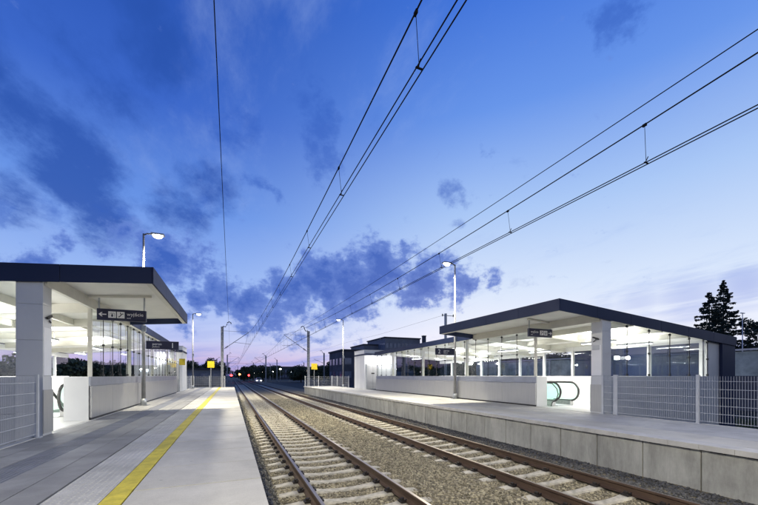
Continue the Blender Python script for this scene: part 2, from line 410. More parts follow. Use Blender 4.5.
MB().box(10.92, 11.02, LU0, UF, -.06, .012).build('kerb', 'cope', Rp, bevel=.006)

# ------------------------------------------------------------------ pavilions
def pavilion(side, wall, near, Zt, label, off, esc_u):
    s = side
    V = lambda a: wall+s*a
    t = thing('station_pavilion', label, 'pavilion', (V(3), near+8, 0), 'glazed pavilions of the two platforms')
    SL = .078; far = near+6.6; pil0 = near+.03; pil1 = pil0+.38; op = near+2.73; end = near+19.3
    zr = lambda a: Zt-SL*(a+1.9)          # top of the roof at a
    def bx(a0, a1, u0, u1, z0, z1): return MB().box(V(a0), V(a1), u0, u1, z0, z1)
    def slope(a0, a1, u0, u1, dz0, dz1, bb=None):   # slab following the roof, top at zr-dz0, bottom zr-dz1
        bb = bb or MB(); return bb.prism_y([(V(a0), zr(a0)-dz1), (V(a1), zr(a1)-dz1), (V(a1), zr(a1)-dz0), (V(a0), zr(a0)-dz0)], u0, u1)
    # front roof
    slope(-1.88, 7.76, near+.02, far-.02, .012, .13).build('roof', 'roofm', t)
    b = MB(); NS = 6; st_ = 9.7/NS
    for q in range(NS): slope(-1.9+q*st_+(.004 if q else 0), -1.9+(q+1)*st_-(.004 if q < NS-1 else 0), near-.02, near+.018, 0, .36, b)
    ls_ = (far-near+.04)/4
    for q in range(4): b.prism_y([(V(-1.92), zr(-1.92)-.36), (V(-1.885), zr(-1.9)-.36), (V(-1.885), zr(-1.9)), (V(-1.92), zr(-1.92))], near-.02+q*ls_+(.004 if q else 0), near-.02+(q+1)*ls_-(.004 if q < 3 else 0))
    slope(-1.88, .25, far-.018, far+.02, 0, .36, b); slope(.25, 7.8, far-.018, far+.02, 0, .2, b)
    b.build('fascia', 'fascia', t, bevel=.004)
    b = MB()
    u = near+.05
    while u < far-.1: slope(-1.86, .02, u+.004, min(u+1.25, far-.03)-.004, .135, .155, b); u += 1.25
    b.build('soffit', 'soffit', t)
    MB().prism_y([(V(-1.88), zr(-1.9)-.36), (V(-1.76), zr(-1.8)-.36), (V(-1.76), zr(-1.8)-.34), (V(-1.88), zr(-1.9)-.34)], near+.02, far-.02).build('fascia_return', 'beam', t)
    slope(.06, 5.98, near+.1, far-.05, .135, .155).build('ceiling', 'soffit', t)
    for a in (-.0, 1.6, 3.2, 4.8):
        d = .42 if a == 0 else .36
        MB().prism_y([(V(a-.04), zr(a)-d), (V(a+.05), zr(a)-d), (V(a+.05), zr(a)-.156), (V(a-.04), zr(a)-.156)], near+.1, end-.1 if a else far+.0).build('roof_beam', 'beam', t)
    for u in (near+3.4, near+6.35):
        slope(.06, 5.9, u, u+.14, .157, .42).build('cross_beam', 'beam', t)
    # rear, lower roof flush with the wall
    z2 = lambda a, u: zr(a)-.11-.012*(u-far)
    b = MB()
    def slab2(a0, a1, u0, u1, d0, d1):
        vs = []
        for u in (u0, u1):
            for a, d in ((a0, d1), (a1, d1), (a1, d0), (a0, d0)): vs.append((V(a), u, z2(a, u)-d))
        return MB().add(vs, [(0,1,2,3),(7,6,5,4),(0,4,5,1),(1,5,6,2),(2,6,7,3),(3,7,4,0)])
    slab2(-.08, 6.2, far+.025, end, .0, .12).build('rear_roof', 'roofm', t)
    slab2(-.12, -.085, far+.025, end, -.01, .27).build('rear_fascia', 'fascia', t)
    slab2(-.05, 5.98, far+.03, end-.03, .125, .14).build('rear_ceiling', 'soffit', t)
    u = far+2.2
    while u < end-1:
        slab2(.06, 5.9, u, u+.12, .145, .36).build('cross_beam', 'beam', t); u += 3.3
    # floor with escalator well
    b = MB(); b.box(V(-.02), V(.9), pil1, end, -.5, .004); b.box(V(2.3), V(5.98), near+.1, end, -.5, .004); b.box(V(.9), V(2.3), near+.1, esc_u+.45, -.5, .004)
    b.box(V(.42), V(.9), near+.1, pil1-.01, -.5, .003)
    b.build('floor', 'floor', t)
    b = MB(); b.box(V(.88), V(.899), esc_u+.46, end, -4, -.51); b.box(V(2.301), V(2.32), esc_u+.46, end, -4, -.51); b.build('well_wall', 'white', t)
    # parapet along the track side
    bx(.06, .60, op+.004, far+1.6, .006, 1.185).build('parapet_core', 'white', t, bevel=.004)
    bx(.06, .20, far+1.61, end, .006, 1.185).build('parapet_core', 'white', t)
    bx(.02, .055, op+.02, end, .0, .085).build('plinth', 'dark', t)
    u = op
    while u < end-.05:
        u1 = min(u+1.86, end); bx(-.012, .03, u+.004, u1-.004, .075, .93).build('cladding_panel', 'alu', t, bevel=.004); u = u1
    bx(.018, .056, op, end, .94, 1.19).build('curb', 'alu2', t)
    bx(-.0, .40, pil1+.001, pil1+.012, .02, 1.18).build('stub_panel', 'alu', t)
    bx(-.02, .0, pil0-.02, pil1+.02, .05, .93).build('stub_cladding', 'alu', t)
    # pillar and posts
    b = MB(); zp = -.95
    while zp < zr(.2)-.16: b.box(V(0), V(.42), pil0, pil1, zp+.003, min(zp+.72, zr(.2)-.15)-.003); zp += .72
    b.box(V(.01), V(.41), pil0+.01, pil1-.01, -.95, zr(.2)-.16)
    b.build('pillar', 'pillar', t, bevel=.004)
    bx(-.006, -.0005, pil0+.03, pil1-.02, 1.22, 2.20).build('information_panel', 'signwhite', t)
    b = MB(); b.bar((V(-.03), pil0+.10, 2.39), (V(-.03), pil0+.30, 2.47), .03, .045); b.bar((V(-.02), pil0+.22, 2.36), (V(-.02), pil0+.29, 2.32), .02, .02)
    b.box(V(-.03), V(-.001), pil0+.17, pil0+.22, 2.38, 2.43)
    b.build('camera_bracket', 'dark', t)
    bx(.0, .085, op, op+.085, 1.187, zr(0)-.40).build('corner_post', 'beam', t)
    # glazing along the track wall
    def top_at(a, u): return (zr(a)-.42 if u < far else z2(a, u)-.26)
    u = op+.09; k = 0
    while u < end-.2:
        u1 = min(u+.9, end); zt = min(top_at(0, u+.01), top_at(0, u1-.01)) if not (u < far < u1) else z2(0, u1)-.26
        bx(.03, .042, u+.006, u1-.006, 1.20, zt).build('glass_pane', 'glass', t)
        if k: 
            b = MB().tube([(V(-.0), u, 1.2), (V(-.0), u, zt)], .011, 6)
            for z in (1.24, 1.2+(zt-1.2)*.5, zt-.06): b.box(V(-.03), V(.028), u-.03, u+.03, z-.03, z+.03)
            b.build('glazing_rod', 'dark', t)
        if k in (5, 10, 15):
            bx(.10, .22, u-.06, u+.06, 1.19, zt+.05).build('wall_post', 'beam', t)
        u = u1; k += 1
    # near end wall
    NU = near+.09
    b = MB(); 
    for i in range(3):
        z0 = -1.0+i*.73; 
        a = .44
        while a < 5.99: b.box(V(a+.004), V(min(a+1.85, 6.0)-.004), NU, NU+.05, z0+.004, z0+.726); a += 1.85
    b.build('end_wall_panels', 'greyw', t, bevel=.003)
    bx(.44, 6.0, NU+.055, NU+.16, -1.0, 1.195).build('end_wall_core', 'white', t)
    for i in range(5):
        a0 = [.44, 1.28, 2.44, 3.61, 4.79][i]; a1 = [1.28, 2.44, 3.61, 4.79, 5.97][i]
        MB().prism_y([(V(a0+.006), 1.2), (V(a1-.006), 1.2), (V(a1-.006), zr(a1)-.30), (V(a0+.006), zr(a0)-.30)], NU+.02, NU+.032).build('glass_pane', 'glass', t)
        zt = zr(a1)-.36; b = MB().tube([(V(a1), NU-.01, 1.2), (V(a1), NU-.01, zt)], .016, 6)
        for z in (1.24, 1.2+(zt-1.2)*.48, zt-.05): b.box(V(a1-.035), V(a1+.035), NU-.03, NU+.018, z-.035, z+.035)
        b.build('glazing_rod', 'dark', t)
    MB().prism_y([(V(6.01), -1.0), (V(6.85), -1.0), (V(6.85), zr(6.85)-.3), (V(6.01), zr(6.01)-.3)], near+.12, near+.2).build('side_panel', 'pillar', t)
    MB().prism_y([(V(6.87), -1.0), (V(7.78), -1.0), (V(7.78), zr(7.78)-.05), (V(6.87), zr(6.87)-.05)], near+.02, far-.03).build('side_leg', 'fascia', t)
    # back wall
    bx(5.99, 6.12, near+.2, end, -.9, 1.19).build('back_parapet', 'white', t)
    u = near+.3
    while u < end-.3:
        u1 = min(u+1.9, end)
        zt = (zr(6) if u < far else z2(6, u1))-.16
        bx(6.03, 6.045, u+.06, u1-.06, 1.2, zt-.25).build('back_pane', 'glass', t)
        bx(5.98, 6.12, u-.055, u+.055, 1.195, zt).build('back_post', 'white', t)
        bx(6.0, 6.1, u+.06, u1-.06, zt-.24, zt).build('back_lintel', 'white', t)
        u = u1
    # far end wall
    bx(.3, 5.9, end-.05, end-.01, 0.0, 1.15).build('far_wall', 'white', t)
    return V, zr, z2, far, op, end, near, t

RTV = pavilion(1, 10.95, 7.81, 3.52, 'glazed station pavilion with sloping dark roof on the right platform', 0, 10.3)
LTV = pavilion(-1, -3.50, 9.22, 3.61, 'glazed station pavilion with dark flat fascia on the left platform', 0, 13.0)

# ------------------------------------------------------------------ lift towers
def lift(side, wall, u0, label):
    V = lambda a: wall+side*a; t = thing('lift_tower', label, 'lift', (V(1.5), u0+1.3, 0), 'lift towers at the ends of the pavilions')
    H = 3.46
    MB().box(V(-.05), V(3.1), u0, u0+2.7, .01, H).build('wall', 'white', t, bevel=.01)
    MB().box(V(-.07), V(3.12), u0-.02, u0+2.72, H, H+.05).build('roof', 'pillar', t)
    b = MB(); b.box(V(-.09), V(3.13), u0-.55, u0-.005, 3.02, 3.15); b.box(V(-.09), V(-.052), u0, u0+2.7, 3.02, 3.15); b.build('canopy', 'fascia', t)
    d = MB().box(V(.22), V(1.32), u0-.03, u0-.002, .01, 2.15).build('door', 'alu', t)
    MB().box(V(.765), V(.775), u0-.034, u0-.0305, .02, 2.14).build('door_gap', 'dark', d)
    MB().box(V(.62), V(.92), u0-.036, u0-.0305, 1.35, 1.47).build('door_notice', 'dark', d)
    MB().box(V(.14), V(.21), u0-.04, u0-.002, .01, 2.25).build('door_frame', 'galv', t)
    MB().box(V(1.45), V(1.62), u0-.03, u0-.002, 1.0, 1.3).build('call_panel', 'steel', t)
    for uu in (u0+.9, u0+1.8): MB().box(V(-.056), V(-.0505), uu-.008, uu+.008, .02, 3.0).build('panel_joint', 'galv', t)
    return t
lift(1, 10.95, 29.8, 'white lift tower at the far end of the right pavilion')
lift(-1, -3.5, 31.3, 'white lift tower at the far end of the left pavilion')

# escalators
def escalator(side, wall, u0, label):
    V = lambda a: wall+side*a; t = thing('escalator', label, 'escalator', (V(1.55), u0+.5, 0), 'escalators inside the pavilions')
    tilt = math.radians(30); L2 = 6.5
    for a in (1.05, 2.05):
        p = []; r = .38; zc = .57; uc = u0+r
        e = Vector((0, math.cos(tilt), -math.sin(tilt)))
        top = [(u0+1.7+ L2*math.cos(tilt), .95-L2*math.sin(tilt)), (u0+1.9, .93), (u0+1.45, .95)]
        arc = [(uc-r*math.sin(th), zc+r*math.cos(th)) for th in np.linspace(0, PI, 13)]
        bot = [(u0+1.2, .19)]
        path = [(V(a), y, z) for y, z in top+arc+bot]
        bal = MB(); pl = [(u0+.6, .2), (u0+1.45, .2), (u0+1.8+L2*math.cos(tilt), .1-L2*math.sin(tilt)), (u0+1.8+L2*math.cos(tilt), .9-L2*math.sin(tilt)), (u0+1.5, .9)]+[(uc-(r-.04)*math.sin(th), zc+(r-.04)*math.cos(th)) for th in np.linspace(.1, PI-.1, 9)]
        bal.prism_x(pl, V(a)-.008, V(a)+.008); bo = bal.build('balustrade', 'gglass', t)
        MB().tube(path, .042, 8).build('handrail', 'rubber', bo, smooth=True)
        MB().box(V(a)-.09, V(a)+.09, u0+.32, u0+1.7, .006, .19).build('skirt', 'steel', t)
    b = MB(); b.box(V(1.14), V(1.96), u0+.2, u0+1.6, .006, .03)
    for i in range(18):
        b.box(V(1.14), V(1.96), u0+1.6+i*.33, u0+1.93+i*.33, -.19*(i+1)-.3, -.19*(i+1))
    b.build('steps', 'pillar', t)
    return t
escalator(1, 10.95, 10.3, 'escalator with green glass balustrades inside the right pavilion opening')
escalator(-1, -3.5, 12.95, 'escalator newel showing beside the pillar inside the left pavilion')
def stair_rail():
    t = tag(MB().tube([(11.78, y, z) for y, z in [(13.2, -.3), (11.2, .86), (10.85, .93), (10.5, .9), (10.28, .7), (10.22, .5), (10.3, .3), (10.5, .16), (10.55, .01)]], .022, 8).build('stair_handrail', 'rubber', None, True), 'thin curved handrail just left of the right escalator', 'handrail')
stair_rail()

# ------------------------------------------------------------------ suspended tube lights & wall lamps, with real light
def area(loc, size, energy, col=(1, .98, .94), sy=None, rot=(0,0,0), parent=None):
    ld = bpy.data.lights.new('lamp_light', 'AREA'); ld.energy = energy; ld.color = col; ld.size = size
    if sy: ld.shape = 'RECTANGLE'; ld.size_y = sy
    o = bpy.data.objects.new('lamp_light', ld); COL.objects.link(o); o.location = loc; o.rotation_euler = rot; return o
def tubes(tv, which):
    V, zr, z2, far, op, end, near, t = tv; first = None
    for r, a in enumerate((2.5, 4.7)):
        k = 0; u = near+1.3
        while u < end-1.5:
            z = 2.52; zc = (zr(a)-.16) if u+.7 < far else z2(a, u+.7)-.15
            lb = 'tube light in the %s pavilion, %s of the row %s' % (which, ORD[k], ('near the tracks', 'by the back windows')[r])
            e = thing('tube_light', lb, 'light', (V(a), u+.7, z), 'tube lights hanging in the pavilions')
            MB().box(V(a)-.07, V(a)+.07, u, u+1.4, z, z+.06).build('housing', 'galv', e)
            MB().box(V(a)-.06, V(a)+.06, u+.03, u+1.37, z-.035, z-.001).build('diffuser', 'tube', e)
            for uh in (u+.2, u+1.2): MB().tube([(V(a), uh, z+.06), (V(a), uh, zc)], .008, 6).build('hanger', 'dark', e)
            area((V(a), u+.7, z-.05), .12, TUBE_W, (1, .985, .95), 1.3)
            area((V(a), u+.7, z+.075), .12, TUBE_W*1.3, (1, .98, .93), 1.3, (PI, 0, 0))
            k += 1; u += 5.0
TUBE_W = 105
tubes(RTV, 'right'); tubes(LTV, 'left')
def wall_lamp(x, y, z, lb):
    e = thing('wall_lamp', lb, 'lamp', (x, y, z))
    MB().box(x-.16, x+.16, y+.0, y+.04, z-.09, z+.09).build('back_plate', 'galv', e)
    MB().box(x-.14, x+.14, y-.06, y-.001, z-.07, z+.07).build('lens', 'wlamp', e, bevel=.02)
    ld = bpy.data.lights.new('lamp_light', 'POINT'); ld.energy = 60; ld.shadow_soft_size = .1; ld.color = (1, .98, .95)
    o = bpy.data.objects.new('lamp_light', ld); COL.objects.link(o); o.location = (x, y-.25, z)
wall_lamp(11.75, 29.7, 2.5, 'glaring wall lamp above the right lift door')
wall_lamp(13.1, 29.7, 2.5, 'glaring wall lamp right of the right lift door')
wall_lamp(-4.75, 31.2, 2.5, 'glaring wall lamp above the left lift door')
wall_lamp(16.78, 11.3, 2.05, 'glaring lamp on the back wall behind the right pillar')
wall_lamp(16.6, 22.2, 2.1, 'glaring lamp on the back wall halfway along the right pavilion')

# ------------------------------------------------------------------ signs
def pictogram_box(b, x0, z0, w, u): b.box(x0, x0+w, u-.004, u-.001, z0, z0+w)
def hanging_sign(x0, x1, u, z0, zr, label, side):
    t = thing('hanging_sign', label, 'sign', ((x0+x1)/2, u, z0))
    h = .30; bo = MB().box(x0, x1, u, u+.09, z0, z0+h).build('sign_board', 'sign', t, bevel=.006)
    for x in (x0+.04, x1-.05): MB().tube([(x, u+.045, z0+h), (x, u+.045, zr(x)-.2)], .022, 8).build('hanger', 'galv', t)
    a = x0-.18 if side < 0 else x0-.02; c = x1+.12
    MB().bar((a, u+.045, zr(a)-.195), (c, u+.045, zr(c)-.195), .08, .06).build('carrier_bar', 'beam', t)
    w = .17; zc = z0+h/2
    def arrow(cx, d):
        b = MB(); y = u-.004
        b.add([(cx-.08, y, zc-.012), (cx+.08, y, zc-.012), (cx+.08, y, zc+.012), (cx-.08, y, zc+.012)], [(0,1,2,3)])
        for s_ in (-1, 1): b.add([(cx+d*.09, y-.001, zc), (cx+d*.03, y-.001, zc+s_*.055), (cx+d*.0, y-.001, zc+s_*.055), (cx+d*.05, y-.001, zc)], [(0,1,2,3)])
        b.build('arrow', 'signwhite', bo)
    def icon(px, kind):
        b = MB(); pictogram_box(b, px, zc-w/2, w, u); ic = b.build('pictogram', 'signwhite', bo); b = MB(); y0, y1 = u-.007, u-.0042
        if kind == 'lift':
            b.box(px+.03, px+.035, y0, y1, zc-.06, zc+.03); b.box(px+.135, px+.14, y0, y1, zc-.06, zc+.03); b.box(px+.03, px+.14, y0, y1, zc+.03, zc+.036)
            b.box(px+.065, px+.105, y0, y1, zc-.055, zc); b.box(px+.074, px+.096, y0, y1, zc+.003, zc+.024)
            b.add([(px+.06, y0, zc+.045), (px+.075, y0, zc+.045), (px+.0675, y0, zc+.065)], [(0,1,2)]); b.add([(px+.1, y0, zc+.065), (px+.115, y0, zc+.065), (px+.1075, y0, zc+.045)], [(0,1,2)])
        else:
            b.bar((px+.03, y0, zc-.05), (px+.06, y0, zc-.05), .003, .02); b.bar((px+.055, y0, zc-.05), (px+.115, y0, zc+.03), .003, .02); b.bar((px+.11, y0, zc+.03), (px+.145, y0, zc+.03), .003, .02)
            b.box(px+.07, px+.09, y0, y1, zc+.02, zc+.065)
        b.build('symbol', 'sign', ic)
    if side < 0:
        arrow(x0+.13, -1); icon(x0+.25, 'lift'); icon(x0+.44, 'esc')
        text('lettering', 'wyjście', .125, (x0+.66, u-.004, zc-.01), 'signwhite', bo); text('lettering', 'exit', .06, (x0+.66, u-.004, zc-.09), 'signwhite', bo)
    else:
        arrow(x1-.12, 1); icon(x1-.42, 'lift'); icon(x1-.61, 'esc')
        text('lettering', 'wyjście', .12, (x0+.07, u-.004, zc-.01), 'signwhite', bo); text('lettering', 'exit', .06, (x0+.07, u-.004, zc-.09), 'signwhite', bo)
Vr = RTV; Vl = LTV
hanging_sign(-3.24, -2.14, 11.45, 2.68, lambda x: Vl[1]((-3.5-x)), 'navy exit sign with a left arrow hanging under the left canopy', -1)
hanging_sign(9.93, 11.05, 9.85, 2.63, lambda x: Vr[1]((x-10.95)), 'navy exit sign with a right arrow hanging under the right canopy', 1)
def post_sign(x0, x1, u, z0, label, num, side):
    t = thing('platform_sign', label, 'sign', ((x0+x1)/2, u, z0)); h = .34
    bo = MB().box(x0, x1, u, u+.06, z0, z0+h).build('sign_board', 'sign', t, bevel=.005)
    zc = z0+h/2
    nx_ = x1-.30 if side < 0 else x0+.14
    text('lettering', num, .30, (nx_, u-.004, zc-.1), 'signwhite', bo)
    tx = x0+.22 if side < 0 else x0+.48
    text('lettering', 'peron', .14, (tx, u-.004, zc+.0), 'signwhite', bo); text('lettering', 'platform', .075, (tx, u-.004, zc-.09), 'signwhite', bo)
    px = x0-.06 if side < 0 else x1+.06
    b = MB(); b.box(min(px, x0 if side < 0 else x1), max(px, x0 if side < 0 else x1), u+.02, u+.04, z0+.03, z0+.05); b.box(min(px, x0 if side < 0 else x1), max(px, x0 if side < 0 else x1), u+.02, u+.04, z0+.28, z0+.30)
    b.build('bracket', 'galv', t)
post_sign(-3.20, -2.03, 17.1, 2.30, 'navy platform sign with number 1 fixed to the left lamp post', '1', -1)
post_sign(9.6, 10.72, 15.7, 2.28, 'navy platform sign with number 2 fixed to the right lamp post', '2', 1)
def logo_plate():
    t = thing('pillar_notice', 'small grey notice with a slanted mark above it on the right pillar', 'notice', (10.94, 8.0, 2.0))
    MB().box(10.935, 10.946, 7.93, 8.17, 2.05, 2.2).build('plate', 'greyw', t)
logo_plate()

# ------------------------------------------------------------------ street lamps on the platforms
def lamp_post(v, u, d, label, lit=1.0):
    t = thing('platform_lamp', label, 'street lamp', (v, u, 0), 'lamp posts along the platforms')
    H = 7.0
    MB().tube([(v, u, .02), (v, u, 2.2), (v, u, H)], .08, 14, r2=.036).build('pole', 'poleg', t, smooth=True)
    MB().box(v-.16, v+.16, u-.16, u+.16, .002, .03).build('base_plate', 'galv', t, bevel=.004)
    MB().tube([(v, u, .03), (v, u, .28)], .11, 14).build('sleeve', 'galv', t, smooth=True)
    b = MB().tube([(v, u, H-.05), (v+d*.12, u, H+.02), (v+d*.34, u, H+.03)], .03, 8); b.build('arm', 'poleg', t, smooth=True)
    hd = MB().box(v+d*.26, v+d*.74, u-.13, u+.13, H-.0, H+.07).build('lamp_head', 'galv', t, bevel=.02)
    bw = MB()
    for k in range(5):
        a0 = PI/2*k/5; a1 = PI/2*(k+1)/5
        bw.add([(v+d*.5+.19*math.cos(a)*math.cos(q*PI/6), u+.11*math.cos(a)*math.sin(q*PI/6), H-.001-.13*math.sin(a)) for a in (a0, a1) for q in range(12)], [(q, (q+1) % 12, (q+1) % 12+12, q+12) for q in range(12)])
    bw.build('lamp_lens', 'lampw', hd, smooth=True)
    MB().box(v-.06, v+.1, u-.12, u-.075, 3.0, 3.25).build('speaker', 'galv', t)
    ld = bpy.data.lights.new('lamp_light', 'SPOT'); ld.energy = LAMP_W*lit; ld.shadow_soft_size = .14; ld.spot_size = math.radians(164); ld.spot_blend = 1.0; ld.color = (1, .92, .72)
    o = bpy.data.objects.new('lamp_light', ld); COL.objects.link(o); o.location = (v+d*.52, u, H-.30); o.rotation_euler = (0, -d*math.radians(22), 0)
LAMP_W = 4300
lamp_post(-3.29, 17.15, 1, 'lamp post rising beside the left pavilion, lamp lit')
lamp_post(-3.3, 37.6, 1, 'distant lit lamp post at the far end of the left platform')
lamp_post(-3.3, -3.4, 1, 'lamp post behind the camera on the left platform', 1.45)
lamp_post(10.8, 15.75, -1, 'lamp post rising beside the right pavilion, lamp lit')
lamp_post(10.8, 35.9, -1, 'distant lit lamp post at the far end of the right platform')
lamp_post(10.8, -4.6, -1, 'lamp post behind the camera on the right platform', .9)

# ------------------------------------------------------------------ fences
def fence(p0, p1, n, h, label, z0=.0, dz=.05, step=.05, rails=None):
    p0 = Vector(p0); p1 = Vector(p1); t = thing('mesh_fence', label, 'fence', ((p0.x+p1.x)/2, (p0.y+p1.y)/2, z0)); d = (p1-p0)/n; dn = d.normalized()
    for i in range(n+1):
        q = p0+d*i; b = MB(); b.box(q.x-.03, q.x+.03, q.y-.03, q.y+.03, z0, z0+h+.04); b.box(q.x-.07, q.x+.07, q.y-.07, q.y+.07, z0, z0+.012); b.build('post', 'fence', t)
    for i in range(n):
        a = p0+d*i+dn*.04; c = p0+d*(i+1)-dn*.04; b = MB(); k = max(2, int((c-a).length/step))
        for j in range(k+1):
            q = a+(c-a)*j/k; b.bar((q.x, q.y, z0+.06), (q.x, q.y, z0+h), .005)
        z = z0+.08
        while z < z0+h: b.bar((a.x, a.y, z), (c.x, c.y, z), .009, .009); z += .2
        b.build('mesh_panel', 'fence', t)
    return t
fence((10.93, 7.36), (10.93, -.9), 4, 1.2, 'grey welded mesh fence along the back edge of the right platform')
fence((-3.52, 9.05), (-3.52, 4.0), 2, 1.2, 'grey welded mesh fence along the back edge of the left platform')
fence((10.93, 7.80), (10.93, 7.42), 1, 1.2, 'narrow mesh fence piece beside the right pillar')
fence((10.9, UF-.1), (7.8, UF-.1), 2, 1.15, 'grey mesh fence closing the far end of the right platform', step=.1)
fence((10.93, UF-.2), (10.93, 34.4), 3, 1.15, 'low mesh fence behind the far end of the right platform', step=.1)
fence((-3.5, UF-.1), (-.6, UF-.1), 2, 1.15, 'dark mesh fence closing the far end of the left platform', step=.1)
fence((-3.54, 35.2), (-3.54, UF-.2), 3, 1.15, 'low mesh fence beside the left lift tower', step=.1)

# yellow boards
def yellow_sign(v, u, z, label, w=.62, post=True, z0=0, letter=''):
    t = thing('yellow_sign', label, 'sign', (v, u, z0))
    bo = MB().box(v-w/2, v+w/2, u, u+.03, z, z+w).build('sign_board', 'ysign', t, bevel=.004)
    if letter: text('lettering', letter, w*.8, (v-w*.3, u-.004, z+w*.22), 'ymark', bo)
    MB().tube([(v, u+.05, z0), (v, u+.05, z+w-.03)], .03, 8).build('post', 'galv', t)
M['ymark'] = mat('ochre_mark', (.75, .38, .01), .5)
yellow_sign(-1.9, UF-.6, 2.02, 'square yellow board on a thin post at the end of the left platform', .66)
yellow_sign(8.7, UF-.8, 1.9, 'square yellow board on a thin post at the end of the right platform', .68)
def clock():
    t = thing('yellow_plate', 'small yellow plate on the side of the left pavilion end', 'sign', (-3.3, 28.4, 2))
    MB().box(-3.34, -2.98, 28.4, 28.44, 1.95, 2.4).build('plate', 'ysign', t, bevel=.004)
    MB().box(-3.47, -3.35, 28.41, 28.43, 2.15, 2.2).build('bracket', 'galv', t)
clock()

# ------------------------------------------------------------------ overhead line
CH = EYE+3.52
def mess(u, c0=15., span=62.): d = abs(((u-c0+span/2) % span)-span/2); return .42+1.23*(d/31)**2
def overhead(vc, vm, label, d0, name):
    t = thing('overhead_line', label, 'overhead wires', (vc, 15, CH), 'catenary wires above the tracks')
    us = [-14+2*i for i in range(125)]
    for s in (-.04, .04): MB().tube([(vc+s, u, CH) for u in us], .0085, 6).build('contact_wire', 'wire', t)
    MB().tube([(vm, u, CH+mess(u)) for u in us], .0105, 6).build('messenger_wire', 'wire', t)
    k = 0; u = d0
    while u < 110 and k < 36:
        b = MB().tube([(vm, u, CH+mess(u)-.01), (vc, u+.05, CH+.03)], .004 if u < 25 else .006, 5)
        b.box(vm-.013, vm+.013, u-.03, u+.03, CH+mess(u)-.03, CH+mess(u)+.012); b.box(vc-.045, vc+.045, u+.04, u+.06, CH+.006, CH+.02)
        b.bar((vc-.015, u+.05, CH+.02), (vc+.005, u+.02, CH+.10), .012)
        b.build('dropper', 'wire', t); u += 3.13; k += 1
overhead(2.0, 1.93, 'twin contact wires and messenger strung above the near track', .45, 'near')
overhead(6.37, 6.25, 'twin contact wires and messenger strung above the far track', .62, 'far')
def feeder(pts, label, r=.011):
    tag(MB().tube(pts, r, 6).build('feeder_wire', 'wire'), label, 'wire')
feeder([(-.24+.0*u, u, EYE+5.95-.25*math.sin(PI*((u+16) % 62)/62)) for u in range(-14, 236, 3)], 'single wire rising almost vertically at the left of the picture', .0085)
feeder([(8.4, u, EYE+6.22-.3*math.sin(PI*((u+16) % 62)/62)) for u in range(-14, 236, 3)], 'thin top wire crossing the sky at the upper right', .0105)
def mast(v, u, d, label, zbase=-1.0, tc=0):
    t = thing('catenary_mast', label, 'mast', (v, u, zbase), 'catenary masts beside the tracks')
    H = EYE+5.75; w = .15
    b = MB(); b.box(v-w, v+w, u-w, u-w+.02, zbase, H); b.box(v-w, v+w, u+w-.02, u+w, zbase, H); b.box(v-.01, v+.01, u-w+.02, u+w-.02, zbase, H)
    z = zbase+.6
    while z < H: b.box(v-w+.01, v-.012, u-w+.021, u+w-.021, z, z+.02); b.box(v+.012, v+w-.01, u-w+.021, u+w-.021, z, z+.02); z += .6
    b.build('mast_column', 'mast', t)
    MB().box(v-.3, v+.3, u-.3, u+.3, zbase-.1, zbase+.25).build('footing', 'core', t, bevel=.02)
    MB().box(v-w-.05, v+w+.05, u-w-.05, u+w+.05, 2.3, 2.4).build('clamp_band', 'galv', t)
    hm = CH+mess(u); top = (tc, u, hm)
    MB().tube([(v+d*.2, u, EYE+3.15), top], .035, 8).build('strut', 'galv', t)
    MB().tube([(v+d*.15, u, hm+.1), (tc+d*.1, u, hm+.06)], .018, 6).build('stay', 'galv', t)
    MB().tube([(v+d*1.2, u, CH+.45), (tc+d*.3, u, CH+.25)], .022, 6).build('registration_tube', 'galv', t)
    b = MB()
    for k in range(5):
        f = .06+k*.022; p = Vector((v+d*.2, u, EYE+3.15)).lerp(Vector(top), f); q = Vector((v+d*.2, u, EYE+3.15)).lerp(Vector(top), f+.01); b.tube([p, q], .09, 8)
    b.build('insulator', 'insul', t)
    fx = v+d*.95
    MB().tube([(v, u, H-.1), (v+d*.1, u, H+.05), (v+d*.35, u, H+.0), (v+d*.5, u, H+.25), (v+d*.55, u, H+.5), (v+d*.75, u, H+.62), (fx, u, H+.5), (fx, u, H+.35)], .05, 8).build('feeder_arm', 'dark', t, smooth=True)
    return t
mast(-.95, 46, 1, 'catenary mast just beyond the end of the left platform', tc=1.93)
mast(9.3, 46.5, -1, 'catenary mast just beyond the end of the right platform', tc=6.25)
mast(-.95, 108, 1, 'distant catenary mast left of the tracks, second from the left platform', tc=1.93)
mast(9.3, 108, -1, 'distant catenary mast right of the tracks, second from the right platform', tc=6.25)
mast(-.95, 170, 1, 'farthest catenary mast left of the tracks', tc=1.93)
mast(9.3, 170, -1, 'farthest catenary mast right of the tracks', tc=6.25)
mast(15.5, 135, -1, 'thin distant mast in front of the far lit station building', tc=12)
mast(-4.5, 135, 1, 'thin distant mast at the far left of the tracks', tc=-2)
for (v_, u_, d_, lb) in ((-4.8, 205, 1, 'very distant mast at the left of the horizon row'), (4.0, 240, -1, 'very distant mast between the two tracks'), (18, 185, -1, 'distant mast right of the tracks before the far building'), (22, 90, -1, 'dark mast left of the dark low block'), (30, 160, -1, 'distant mast before the lit windows of the far building')):
    mast(v_, u_, d_, lb, tc=v_+d_*2.6)
tag(MB().tube([(-5, 150, 6.2), (6, 150, 5.9), (18, 150, 6.2)], .035, 6).build('span_wire', 'wire'), 'span wire strung across the tracks near the horizon', 'wire')
